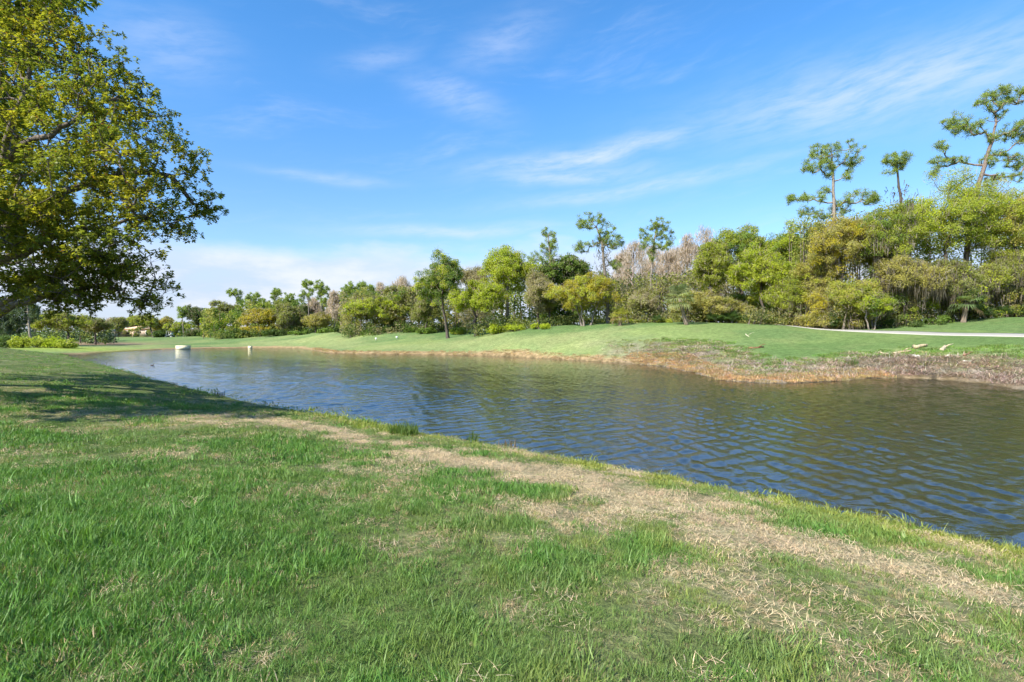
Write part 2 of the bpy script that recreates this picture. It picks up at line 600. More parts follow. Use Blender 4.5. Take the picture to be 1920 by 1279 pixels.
def pond_mesh():
    """water surface with real wind waves, finer towards the near bank"""
    yy = [5.0]
    while yy[-1] < 108:
        yy.append(yy[-1] + 0.052 + 0.0046 * max(0, yy[-1] - 7))
    xx = np.r_[np.arange(-64, -14, 0.15), axis(-14, 26, 0.08, -14, 92)]
    yy = np.r_[axis(4.5, 5.0, 0.5, -46, 4.6)[:-1], yy]
    x, y = np.meshgrid(xx, yy)
    rng = np.random.default_rng(31)
    z = np.zeros_like(x)
    gust = 0.25 + 1.5 * fbm(x, y, 0.10, 3, 51)
    patch = fbm(x, y, 0.22, 3, 52)
    sp = np.maximum(np.gradient(x, axis=1), np.gradient(y, axis=0))
    for i in range(84):
        lam = 0.16 * (4.8 ** (i / 83.0))
        th = math.radians((192 if i % 2 else 303) + rng.normal() * 12)
        k = 2 * math.pi / lam
        slope = 0.0215 * (1.0 if lam < 0.9 else 0.75)
        ph = k * (x * math.cos(th) + y * math.sin(th)) + rng.random() * 6.283 + 2.6 * fbm(x, y, 0.35 / lam ** 0.5, 2, 60 + i % 9)
        keep = sstep(lam / sp, 1.9, 3.4)
        w = np.sin(ph)
        z += slope / k * keep * (w + 0.25 * w * w) * (gust if i % 3 else 0.4 + 1.2 * patch)
    n, k = x.shape
    i = np.arange(n * k).reshape(n, k)
    f = np.stack([i[:-1, :-1], i[:-1, 1:], i[1:, 1:], i[1:, :-1]], -1).reshape(-1, 4)
    # keep the faces over the pond only
    ctr = (x[:-1, :-1] + 0.5 * np.diff(x, axis=1)[:-1], y[:-1, :-1] + 0.5 * np.diff(y, axis=0)[:, :-1])
    ok = (inside(ctr[0].ravel(), ctr[1].ravel())) | (np.minimum(dist_line(ctr[0].ravel(), ctr[1].ravel(), NEAR), dist_line(ctr[0].ravel(), ctr[1].ravel(), FAR)) < 1.2)
    f = f[ok]
    used = np.unique(f)
    re = np.full(n * k, -1)
    re[used] = np.arange(len(used))
    return mesh('pond_water', np.stack([x, y, z], -1).reshape(-1, 3)[used], re[f], water_material(), None, True)


ob('pond_water', pond_mesh(), kind='structure')


def strip(name, ctr, half, mat, col, thick=0.05, lift=0.035):
    """a flat ribbon laid on the ground"""
    ctr = np.array(ctr, float)
    t = np.linspace(0, 1, len(ctr))
    tt = np.linspace(0, 1, 90)
    cx, cy = np.interp(tt, t, ctr[:, 0]), np.interp(tt, t, ctr[:, 1])
    for _ in range(12):
        cx[1:-1] = (cx[:-2] + 2 * cx[1:-1] + cx[2:]) / 4
        cy[1:-1] = (cy[:-2] + 2 * cy[1:-1] + cy[2:]) / 4
    dx, dy = np.gradient(cx), np.gradient(cy)
    l = np.hypot(dx, dy)
    ax, ay = -dy / l, dx / l
    rows = []
    for s in (-1, -0.5, 0, 0.5, 1):
        px, py = cx + ax * half * s, cy + ay * half * s
        rows.append(np.stack([px, py, land(px, py)[0] + lift], -1))
    rows = [rows[0] - (0, 0, thick + lift)] + rows + [rows[-1] - (0, 0, thick + lift)]
    v = np.stack(rows, 1)
    n, k = v.shape[:2]
    i = np.arange(n * k).reshape(n, k)
    f = np.stack([i[:-1, :-1], i[1:, :-1], i[1:, 1:], i[:-1, 1:]], -1).reshape(-1, 4)
    return ob(name, mesh(name, v.reshape(-1, 3), f, mat, np.array(col)), kind='structure')


strip('cart_path', [P(2150, 0, 35)[:2], P(2050, 0, 36.5)[:2], P(1920, 0, 40.05)[:2], P(1800, 0, 43.4)[:2], P(1700, 0, 47.3)[:2], P(1600, 0, 51)[:2], P(1540, 0, 55.5)[:2], P(1470, 0, 62)[:2]],
      1.35, CONC, (0.36, 0.335, 0.285))


# ------------------------------------------------------------------ scattering of grass, straw and brush
def blade_clump(rng, n, h, w, spread, lean, seg=3, flat=0.0):
    v, f, c = [], [], []
    for _ in range(n):
        a, r = rng.random() * 6.283, spread * math.sqrt(rng.random())
        b = np.array([r * math.cos(a), r * math.sin(a), -0.01])
        th = rng.random() * 6.283
        ln = lean * (0.3 + rng.random())
        L = h * (0.55 + 0.6 * rng.random())
        d = np.array([math.cos(th), math.sin(th), 0])
        sd = np.array([-d[1], d[0], 0])
        base = len(v)
        p = b.copy()
        up = max(0.06, 1 - flat * (0.6 + 0.5 * rng.random()))
        shade = 0.78 + 0.44 * rng.random()
        yel = rng.random()
        col = np.array([shade * (1 + 0.35 * yel), shade * (1 + 0.12 * yel), shade])
        for s in range(seg + 1):
            t = s / seg
            ww = w * (1 - t ** 1.7) * 0.5
            if s == seg:
                v.append(p.copy())
                c.append(col)
            else:
                v += [p - sd * ww, p + sd * ww]
                c += [col, col]
            k = ln * (0.4 + 1.2 * t)
            step = np.array([d[0] * k, d[1] * k, up])
            p = p + step / np.linalg.norm(step) * L / seg
        for s in range(seg - 1):
            q = base + 2 * s
            f.append((q, q + 1, q + 3, q + 2))
        q = base + 2 * (seg - 1)
        f.append((q, q + 1, q + 2))
    return v, f, c


def proto_set(name, mat, count, **kw):
    coll = bpy.data.collections.new(name)
    for i in range(count):
        v, f, c = blade_clump(np.random.default_rng(100 + i), **kw)
        me = mesh(name, v, [q for t in f for q in t], mat, np.array(c), False, [len(t) for t in f])
        o = bpy.data.objects.new(name + '_clump', me)
        coll.objects.link(o)
    return coll


def scatter(name, pts, rot, scl, tint, coll, label, cat='grass'):
    n = len(pts)
    me = bpy.data.meshes.new(name)
    me.vertices.add(n)
    me.vertices.foreach_set('co', np.asarray(pts, np.float32).ravel())
    for nm, ty, key, val in (('rot', 'FLOAT_VECTOR', 'vector', rot), ('scl', 'FLOAT', 'value', scl)):
        a = me.attributes.new(nm, ty, 'POINT')
        a.data.foreach_set(key, np.asarray(val, np.float32).ravel())
    a = me.attributes.new('tint', 'FLOAT_COLOR', 'POINT')
    c = np.ones((n, 4), np.float32)
    c[:, :3] = tint
    a.data.foreach_set('color', c.ravel())
    o = ob(name, me, label=label, cat=cat, kind='stuff')
    ng = bpy.data.node_groups.new(name, 'GeometryNodeTree')
    ng.interface.new_socket('Geometry', in_out='INPUT', socket_type='NodeSocketGeometry')
    ng.interface.new_socket('Geometry', in_out='OUTPUT', socket_type='NodeSocketGeometry')
    gi, go = ng.nodes.new('NodeGroupInput'), ng.nodes.new('NodeGroupOutput')
    ip = ng.nodes.new('GeometryNodeInstanceOnPoints')
    ci = ng.nodes.new('GeometryNodeCollectionInfo')
    ci.inputs[0].default_value = coll
    ci.inputs[1].default_value = True
    ci.inputs[2].default_value = True
    ip.inputs['Pick Instance'].default_value = True
    r = ng.nodes.new('GeometryNodeInputNamedAttribute')
    r.data_type = 'FLOAT_VECTOR'
    r.inputs[0].default_value = 'rot'
    e = ng.nodes.new('FunctionNodeEulerToRotation')
    s = ng.nodes.new('GeometryNodeInputNamedAttribute')
    s.data_type = 'FLOAT'
    s.inputs[0].default_value = 'scl'
    ng.links.new(gi.outputs[0], ip.inputs['Points'])
    ng.links.new(ci.outputs[0], ip.inputs['Instance'])
    ng.links.new(r.outputs[0], e.inputs[0])
    ng.links.new(e.outputs[0], ip.inputs['Rotation'])
    ng.links.new(s.outputs[0], ip.inputs['Scale'])
    ng.links.new(ip.outputs[0], go.inputs[0])
    md = o.modifiers.new('scatter', 'NODES')
    md.node_group = ng
    return o


def fan(rng, n, d0, d1, power=1.0):
    """random points of the ground in front of the camera"""
    u = rng.random(n)
    d = np.sqrt(d0 ** 2 + (d1 ** 2 - d0 ** 2) * u ** power)
    x = (rng.random(n) * 2 - 1) * (1.04 * d + 1.6)
    return x, d


LUSH, YELG, DRY, MIDG = np.array([0.105, 0.235, 0.042]), np.array([0.235, 0.285, 0.078]), np.array([0.52, 0.44, 0.26]), np.array([0.150, 0.240, 0.066])


def lawn_points(rng, n, d0, d1, keep_dead, hscale, power=1.0):
    x, y = fan(rng, n, d0, d1, power)
    h, dn, df, wf, ins = land(x, y)
    ok = (~ins) & (wf < 0.5) & (dn > 0.06)
    dead = dead_map(x, y, dn)
    ok &= rng.random(n) > dead * keep_dead
    x, y, h, dn, dead = x[ok], y[ok], h[ok], dn[ok], dead[ok]
    m = len(x)
    n1, n2 = fbm(x, y, 0.8, 4, 21), fbm(x, y, 2.6, 3, 22)
    t = lerp(lerp(np.tile(MIDG, (m, 1)), LUSH, sstep(n1, 0.45, 0.62)), YELG, sstep(n2, 0.52, 0.72) * 0.6)
    edge = (1 - sstep(dn, 1.2, 2.2)) * sstep(fbm(x, y, 0.9, 3, 23), 0.25, 0.5) * (1 - sstep(y, 17, 22))
    t = lerp(t, (0.27, 0.31, 0.055), edge * 0.75)
    lus = sstep(-x - y * 0.2, -1.8, 1.2) * (1 - sstep(y, 5, 11))
    t = lerp(t, LUSH * 0.95, lus * 0.8)
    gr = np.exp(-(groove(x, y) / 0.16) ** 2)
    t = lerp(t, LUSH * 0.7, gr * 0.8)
    straw = rng.random(m) < (0.03 + 0.70 * dead)
    t[straw] = DRY * (0.55 + 0.4 * rng.random((straw.sum(), 1)))
    t *= (0.8 + 0.4 * rng.random((m, 1)))
    s = hscale * (0.65 + 0.7 * rng.random(m)) * (0.65 + 0.5 * sstep(n1, 0.4, 0.65) + 0.5 * sstep(fbm(x, y, 3.1, 2, 27), 0.5, 0.75)) * (1 - 0.4 * dead)
    s *= 1 + 0.35 * edge * (dn > 0.5)
    s *= 1 - 0.25 * (1 - sstep(dn, 0.05, 0.5))
    s[straw] *= 0.72
    s *= 0.80
    rot = np.stack([(rng.random(m) - 0.5) * 0.8, (rng.random(m) - 0.5) * 0.8, rng.random(m) * 6.283], -1)
    return np.stack([x, y, h], -1), rot, s, t


rng = np.random.default_rng(11)
near_c = proto_set('turf_blades', BLADE, 7, n=42, h=0.075, w=0.0055, spread=0.11, lean=1.15)
mid_c = proto_set('turf_blades_mid', BLADE, 6, n=50, h=0.072, w=0.009, spread=0.175, lean=1.15, seg=2)
far_c = proto_set('turf_blades_far', BLADE, 5, n=56, h=0.085, w=0.020, spread=0.40, lean=1.1, seg=2)
long_c = proto_set('long_blades', BLADE, 5, n=6, h=0.17, w=0.007, spread=0.07, lean=0.9, seg=4)
straw_c = proto_set('straw_blades', STRAW, 6, n=84, h=0.070, w=0.0036, spread=0.22, lean=2.0, seg=2, flat=0.95)
parts = [lawn_points(rng, 19500, 1.3, 7.0, 0.78, 1.0, 1.15)]
scatter('lawn_grass', *parts[0], near_c, 'green lawn grass blades in the foreground')
scatter('lawn_grass', *lawn_points(rng, 17500, 5.5, 15.0, 0.8, 1.0), mid_c, 'green and straw coloured lawn grass in the middle of the bank')
scatter('lawn_grass', *lawn_points(rng, 10500, 13.5, 62.0, 0.75, 0.85, 1.35), far_c, 'green lawn grass on the bank running away to the left')


def long_points(rng, n, d0, d1):
    p, r, s, t = lawn_points(rng, n, d0, d1, 1.0, 1.0)
    k = (fbm(p[:, 0], p[:, 1], 1.3, 3, 31) > 0.47) & (t[:, 1] > t[:, 0] * 1.05)
    return p[k], r[k], s[k], t[k] * 1.1


scatter('long_grass', *long_points(rng, 4600, 1.3, 6.5), long_c, 'longer blades of grass standing out of the lawn')


def straw_points(rng, n, d0, d1):
    x, y = fan(rng, n, d0, d1)
    h, dn, df, wf, ins = land(x, y)
    dead = dead_map(x, y, dn)
    ok = (~ins) & (wf < 0.5) & (rng.random(n) < dead ** 1.4 * 1.1 + 0.05) & (dn > 0.5)
    x, y, h = x[ok], y[ok], h[ok]
    m = len(x)
    t = np.array([0.53, 0.44, 0.285]) * (0.6 + 0.65 * rng.random((m, 1))) * (1 + (rng.random((m, 3)) - 0.5) * 0.12)
    rot = np.stack([(rng.random(m) - 0.5) * 0.2, (rng.random(m) - 0.5) * 0.2, rng.random(m) * 6.283], -1)
    return np.stack([x, y, h + 0.012], -1), rot, 0.6 + 0.7 * rng.random(m), t


scatter('dead_grass', *straw_points(rng, 15000, 1.3, 17.0), straw_c, 'dry straw coloured thatch in a band along the bank')


def bank_points(rng, n, x0, x1, d0, d1, tint, lo, hi, seed, hs, thr=0.0, prob=None):
    x = x0 + (x1 - x0) * rng.random(n * 3)
    y = 22 + 80 * rng.random(n * 3)
    h, dn, df, wf, ins = land(x, y)
    ok = (~ins) & (wf > 0.5) & (df > d0) & (df < d1) & (fbm(x, y, 0.45, 3, seed) > thr)
    if prob:
        ok &= rng.random(len(x)) < prob(x, df, fbm(x, y, 0.35, 3, 5) - 0.5)
    x, y, h, df = x[ok][:n], y[ok][:n], h[ok][:n], df[ok][:n]
    m = len(x)
    t = np.array(tint) * (lo + (hi - lo) * rng.random((m, 1))) * (1 + (rng.random((m, 3)) - 0.5) * 0.25)
    rot = np.stack([(rng.random(m) - 0.5) * 0.3, (rng.random(m) - 0.5) * 0.3, rng.random(m) * 6.283], -1)
    return np.stack([x, y, h], -1), rot, hs * (0.6 + 0.8 * rng.random(m)), t


bank_c = proto_set('bank_blades', BLADE, 5, n=52, h=0.20, w=0.032, spread=0.42, lean=0.9, seg=2)
twig_c = proto_set('brush_twigs', STRAW, 6, n=44, h=0.55, w=0.03, spread=0.80, lean=2.0, seg=2, flat=0.9)
scatter('bank_grass', *bank_points(rng, 8500, -32, 13, 0.05, 1.3, (0.42, 0.33, 0.18), 0.6, 1.2, 41, 0.6), bank_c, 'tan dry grass along the far waterline')
scatter('bank_grass', *bank_points(rng, 5000, 11, 24, 0.02, 2.4, (0.44, 0.32, 0.16), 0.6, 1.2, 42, 0.7), bank_c, 'tan reedy grass on the low spit of the far bank')
scatter('bank_grass', *bank_points(rng, 5200, 10, 36, 1.2, 7.0, (0.235, 0.285, 0.10), 0.6, 1.3, 43, 0.7, 0.36, lambda x, d, w: sstep(x, 9, 15) * (1 - 0.72 * sstep(x, 17, 25)) * (1 - sstep(d + w * 4, 4.5, 7.0))), bank_c, 'rough green weeds on the far bank above the spit')
scatter('bank_grass', *bank_points(rng, 2900, 15, 34, 4.5, 7.3, (0.15, 0.26, 0.055), 0.6, 1.3, 44, 0.8, 0.42), bank_c, 'green tufts along the top of the far bank')
scatter('brush_litter', *bank_points(rng, 11500, 7, 38, 0.5, 7.0, (0.40, 0.34, 0.275), 0.4, 1.3, 45, 0.7, 0.25, lambda x, d, w: sstep(x + w * 6, 8, 15) * (0.38 + 0.62 * sstep(x, 15, 23)) * (1 - sstep(d + w * 4, 3.2, 6.4))), twig_c, 'grey brown twigs and dead stalks littering the far bank', 'litter')


# ------------------------------------------------------------------ trees
def unit(a):
    return a / (np.linalg.norm(a, axis=-1, keepdims=True) + 1e-9)


def ball(rng, n):
    return unit(rng.normal(size=(n, 3))) * rng.random((n, 1)) ** (1 / 3)


def cards(rng, ctr, nrm, L, W, col, along=None, fold=0.25, tri=True):
    """leaf shaped faces"""
    n = len(ctr)
    r = unit(rng.normal(size=(n, 3))) if along is None else along
    t = unit(r - nrm * (r * nrm).sum(-1, keepdims=True))
    s = np.cross(nrm, t)
    l = (L * (0.7 + 0.6 * rng.random(n)))[:, None]
    w = (W * (0.7 + 0.6 * rng.random(n)))[:, None]
    base, tip = ctr - t * l * 0.5, ctr + t * l * 0.5 - nrm * l * 0.12
    if tri:      # small or distant leaves: one pointed face each
        m = ctr - t * l * 0.35 + nrm * w * fold * 0.5
        v = np.stack([m + s * w * 0.62, tip + t * l * 0.12, m - s * w * 0.62], 1).reshape(-1, 3)
        return v, np.arange(n * 3).reshape(n, 3), np.repeat(col, 3, 0)
    m = ctr - t * l * 0.06 + nrm * w * fold
    v = np.stack([base, m + s * w * 0.5, tip, m - s * w * 0.5], 1).reshape(-1, 3)
    f = np.arange(n * 4).reshape(n, 4)
    return v, f, np.repeat(col, 4, 0)


def grow(nodes, pts, up=0.25):
    """join every leaf clump to the nearest wood; returns points and parents"""
    P_ = [np.array(p, float) for p in nodes]
    par = [-1] + list(range(len(nodes) - 1))
    top = np.array(nodes[-1], float)
    o = np.argsort(np.min([np.linalg.norm(pts - np.array(q), axis=1) for q in nodes], axis=0))
    A = np.zeros((len(nodes) + 2 * len(pts), 3))
    A[:len(nodes)] = nodes
    n = len(nodes)
    lo = max(1, int(len(nodes) * 0.35))
    for i in o:
        c = pts[i]
        d = A[lo:n] - c
        cost = np.linalg.norm(d, axis=1) + 0.7 * np.maximum(d[:, 2], 0)
        j = lo + int(np.argmin(cost))
        q = A[j]
        mid = (q + c) / 2
        L = np.linalg.norm(c - q)
        mid = mid + np.array([0, 0, -0.12 * L]) + (vnoise(np.array([c[0] * 3]), np.array([c[1] * 3 + c[2]]))[0] - 0.5) * 0.25 * L
        A[n] = mid
        par.append(j)
        A[n + 1] = c
        par.append(n)
        n += 2
    return A[:n], np.array(par)


def tubes(A, par, ntrunk, r0, rtip, k=5, expo=2.2, rmin=0.0, flare=1.35):
    n = len(A)
    cnt = np.zeros(n)
    leaf = np.ones(n, bool)
    leaf[par[par >= 0]] = False
    cnt[leaf] = 1
    for i in range(n - 1, 0, -1):
        cnt[par[i]] += cnt[i]
    r = rtip * np.maximum(cnt, 1) ** (1 / expo)
    rmax = r[0]
    tl = np.linspace(0, 1, ntrunk)
    r = np.minimum(r * max(1e-9, min(1.0, r0 / rmax)) ** 0.5, r0)
    r[:ntrunk] = np.maximum(r[:ntrunk], r0 * (1 - 0.72 * tl))
    r = np.maximum(r, rmin)
    child = np.where(par >= 0)[0]
    a, b = A[par[child]], A[child]
    ra, rb = r[par[child]].copy(), r[child]
    side = child >= ntrunk
    ra[side] = np.minimum(ra[side], rb[side] * 1.5)
    ra[child == 1] *= flare
    t = unit(b - a)
    ref = np.where(np.abs(t[:, 2:]) < 0.9, np.array([[0, 0, 1.0]]), np.array([[1.0, 0, 0]]))
    u = unit(np.cross(t, ref))
    w = np.cross(t, u)
    m = len(child)
    ang = np.arange(k) * 2 * math.pi / k
    cs, sn = np.cos(ang), np.sin(ang)
    ring = u[:, None] * cs[None, :, None] + w[:, None] * sn[None, :, None]
    v = np.concatenate([a[:, None] + ring * ra[:, None, None], b[:, None] + ring * rb[:, None, None]], 1)
    base = (np.arange(m) * 2 * k)[:, None]
    j = np.arange(k)
    f = np.stack([base + j, base + (j + 1) % k, base + k + (j + 1) % k, base + k + j], -1).reshape(-1, 4)
    return v.reshape(-1, 3), f


def thing(name, label, cat, loc, group=None):
    o = bpy.data.objects.new(name, None)
    COL.objects.link(o)
    o.empty_display_size = 0.3
    o.location = loc
    o['label'], o['category'] = label, cat
    if group:
        o['group'] = group
    return o


SPEC = {  # young and older leaf colour
    'spring': ((0.452, 0.480, 0.059), (0.305, 0.350, 0.051)),
    'lime': ((0.486, 0.542, 0.041), (0.311, 0.373, 0.036)),
    'gold': ((0.531, 0.441, 0.041), (0.384, 0.350, 0.045)),
    'olive': ((0.339, 0.350, 0.088), (0.232, 0.254, 0.070)),
    'green': ((0.215, 0.305, 0.054), (0.130, 0.198, 0.038)),
    'deep': ((0.124, 0.186, 0.045), (0.079, 0.119, 0.032)),
    'rust': ((0.497, 0.441, 0.107), (0.367, 0.339, 0.096)),
    'tan': ((0.452, 0.395, 0.215), (0.339, 0.299, 0.164)),
    'pine': ((0.322, 0.390, 0.073), (0.186, 0.254, 0.056)),
    'grey': ((0.542, 0.441, 0.373), (0.407, 0.328, 0.282)),
    'dusk': ((0.119, 0.156, 0.088), (0.079, 0.110, 0.062)),
}
BARKS = {'dark': (0.085, 0.070, 0.055), 'pale': (0.24, 0.205, 0.165), 'grey': (0.20, 0.175, 0.145), 'pink': (0.185, 0.145, 0.12)}


def lobes_of(rng, c, rx, ry, rz, k):
    L = []
    for i in range(int(k * 1.7)):
        d = unit(rng.normal(size=3))
        if d[2] < -0.3:
            d[2] *= -0.6
        q = 0.45 + 0.42 * rng.random()
        L.append((c + d * np.array([rx, ry, rz]) * q, (0.20 + 0.20 * rng.random()) * np.array([rx, ry, rz])))
    L.append((c + np.array([0, 0, rz * 0.1]), np.array([rx, ry, rz]) * 0.58))
    return L


def leafy(name, label, px, depth, top, bot, wpx, sp, seed, bark='dark', dens=1.0, leaf=0.20, stems=1, group=None, lean=0.0, moss=0.0, trunk_r=None, cat='tree', basepx=None, ry=None, lobes=7, leaf2=None, skirt=0.42):
    rng = np.random.default_rng(seed)
    rx = 1.12 * wpx * depth / FOC / 2
    zt, zb = EYE - (top - HOR) / FOC * depth, EYE - (bot - HOR) / FOC * depth
    bx, by = PX(px if basepx is None else basepx, depth), depth
    bz = hz(bx, by)
    zb = max(zb, bz + 0.25)
    rz = (zt - zb) / 2
    c = np.array([PX(px, depth), depth, (zt + zb) / 2])
    ry = ry or min(rx, rz * 1.1, 4.5)
    root = thing(name, label, cat, (bx, by, bz - 0.05), group)
    off = np.array([bx, by, bz - 0.05])
    L = lobes_of(rng, c, rx, ry, rz, lobes)
    vol = sum(4 / 3 * math.pi * np.prod(r) for _, r in L)
    area = math.pi * rx * rz * 1.6
    rc = 0.28 + 0.048 * min(rx, rz)
    nc = int(np.clip(area / (rc * rc) * 1.15, 18, 330))
    pts = []
    wts = np.array([np.prod(r) ** (2 / 3) for _, r in L])
    which = rng.choice(len(L), nc, p=wts / wts.sum())
    d = unit(rng.normal(size=(nc, 3)))
    rad = 0.5 + 0.65 * rng.random((nc, 1)) ** 0.8
    pts = np.array([L[i][0] for i in which]) + d * rad * np.array([L[i][1] for i in which])
    pts[:, 2] = np.clip(pts[:, 2], zb + 0.1, zt - rc * 0.35)
    ks = int(nc * skirt)
    if ks and zb > bz + 0.8:
        a, q = rng.random(ks) * 6.283, np.sqrt(rng.random(ks)) * 0.88
        sk = np.stack([c[0] + rx * q * np.cos(a), c[1] + ry * q * np.sin(a), bz + 0.4 + (zb - bz) * rng.random(ks)], -1)
        pts = np.concatenate([pts, sk])
        nc += ks
    # wood
    V, F, o0 = [], [], 0
    r0 = trunk_r or 0.020 * (zt - bz) + 0.04
    for s in range(stems):
        a = 2 * math.pi * s / stems + rng.random()
        o = np.array([math.cos(a), math.sin(a) * 0.5, 0]) * (0.25 + 0.12 * rx) * (stems > 1)
        end = c + np.array([o[0] * 2.5, o[1] * 2, rz * 0.25])
        k = 7
        tr = []
        for i in range(k):
            t = i / (k - 1)
            p = (np.array([bx, by, bz - 0.25]) + o * 0.6) * (1 - t) + end * t
            p[:2] += (rng.random(2) - 0.5) * 0.05 * (zt - bz) * (0 < i < k - 1)
            tr.append(p)
        sub = pts[s::stems]
        A, par = grow(tr, sub)
        v, f = tubes(A - off, par, k, r0 * (0.75 if stems > 1 else 1), 0.018, 4)
        V.append(v)
        F.append(f + o0)
        o0 += len(v)
    v = np.concatenate(V)
    bc = np.array(BARKS[bark])
    ob('trunk', mesh('trunk', v, np.concatenate(F), BARK, np.tile(bc, (len(v), 1)), True), root)
    # leaves
    c1, c2 = (np.array(q) for q in SPEC[sp])
    leaf *= 0.74
    per = int(np.clip(2.85 * rc * rc * math.pi / (leaf * leaf * 0.5) * dens, 8, 130))
    cid = np.repeat(np.arange(nc), per)
    q = ball(rng, nc * per)
    cr = rc * (0.75 + 0.6 * rng.random(nc))[cid][:, None]
    pos = pts[cid] + q * cr * np.array([1.3, 1.3, 0.95])
    nrm = unit(unit(pos - c) * 0.55 + np.array([0, 0, 0.5]) + rng.normal(size=pos.shape) * 0.6)
    mixv = np.clip(rng.random(nc)[cid] * 0.7 + rng.random(nc * per) * 0.5, 0, 1)[:, None]
    col = c1 * (1 - mixv) + c2 * mixv
    if leaf2:
        sel = rng.random(nc)[cid] < 0.35
        col[sel] = np.array(SPEC[leaf2][0])
    col = col * (0.8 + 0.4 * rng.random((len(col), 1)))
    keep = pos[:, 2] > land(pos[:, 0], pos[:, 1])[0] + 0.05 if zb < bz + 1 else np.ones(len(pos), bool)
    v, f, cc = cards(rng, pos[keep], nrm[keep], leaf, leaf * 0.55, col[keep])
    ob('crown', mesh('crown', v - off, f, LEAF, cc), root)
    n = nc * 7
    cid = rng.integers(0, nc, n)
    pos = pts[cid] + ball(rng, n) * rc * 1.5
    al = unit(unit(pos - np.array([bx, by, bz + 0.3 * (zt - bz)])) + np.array([0, 0, 0.3]) + rng.normal(size=pos.shape) * 0.5)
    tw = np.array([0.36, 0.30, 0.22]) * (0.6 + 0.6 * rng.random((n, 1)))
    v, f, cc = cards(rng, pos, unit(rng.normal(size=pos.shape)), 0.85, 0.0006 * depth, tw, al, 0)
    ob('twigs', mesh('twigs', v - off, f, NEEDLE, cc), root, kind='stuff')
    if moss:
        k = rng.choice(nc, max(2, int(nc * moss)))
        n = 14
        cid = np.repeat(k, n)
        ln = 0.5 + 1.3 * rng.random(len(cid))
        pos = pts[cid] + ball(rng, len(cid)) * rc * 1.1
        pos[:, 2] -= ln * 0.5
        nr = rng.normal(size=pos.shape)
        nr[:, 2] = 0
        al = np.tile((0, 0, -1.0), (len(cid), 1)) + rng.normal(size=pos.shape) * 0.12
        col = np.array([0.215, 0.185, 0.135]) * (0.6 + 0.6 * rng.random((len(cid), 1)))
        v, f, cc = cards(rng, pos, unit(nr), 1.2, 0.075, col, al, 0)
        ob('hanging_moss', mesh('hanging_moss', v - off, f, LEAF, cc), root, kind='stuff')
    return root


def bare(name, label, px, depth, top, wpx, seed, group=None, sp='grey'):
    rng = np.random.default_rng(seed)
    zt = EYE - (top - HOR) / FOC * depth
    bx, by = PX(px, depth), depth
    bz = hz(bx, by)
    rx = wpx * depth / FOC / 2
    root = thing(name, label, 'tree', (bx, by, bz - 0.05), group)
    off = np.array([bx, by, bz - 0.05])
    n = 70
    hgt = zt - bz
    t = 0.35 + 0.62 * rng.random(n)
    w = rx * np.sin(np.clip((t - 0.2) / 0.8, 0, 1) * math.pi) ** 0.7 + 0.15
    a = rng.random(n) * 6.283
    q = np.sqrt(rng.random(n)) * w
    pts = np.stack([bx + q * np.cos(a), by + q * np.sin(a), bz + t * hgt], -1)
    tr = [np.array([bx + (rng.random() - 0.5) * 0.05 * hgt * (i > 0), by, bz - 0.25 + i / 7 * hgt * 0.97]) for i in range(8)]
    A, par = grow(tr, pts)
    v, f = tubes(A - off, par, 8, 0.012 * hgt + 0.03, 0.016, 4)
    bc = np.array(SPEC[sp][1])
    ob('trunk', mesh('trunk', v, f, BARK, np.tile(bc * 0.9, (len(v), 1)), True), root)
    per = 62
    cid = np.repeat(np.arange(n), per)
    pos = pts[cid] + ball(rng, n * per) * (0.35 + 0.09 * rx) * 1.5
    al = unit(unit(pos - np.array([bx, by, bz + hgt * 0.3])) + np.array([0, 0, 0.7]) + rng.normal(size=pos.shape) * 0.35)
    col = (np.array(SPEC[sp][0]) * (0.65 + 0.6 * rng.random((len(pos), 1))))
    v, f, cc = cards(rng, pos, unit(rng.normal(size=pos.shape)), 0.8, 0.0006 * depth, col, al, 0)
    ob('twigs', mesh('twigs', v - off, f, NEEDLE, cc), root, kind='stuff')
    return root


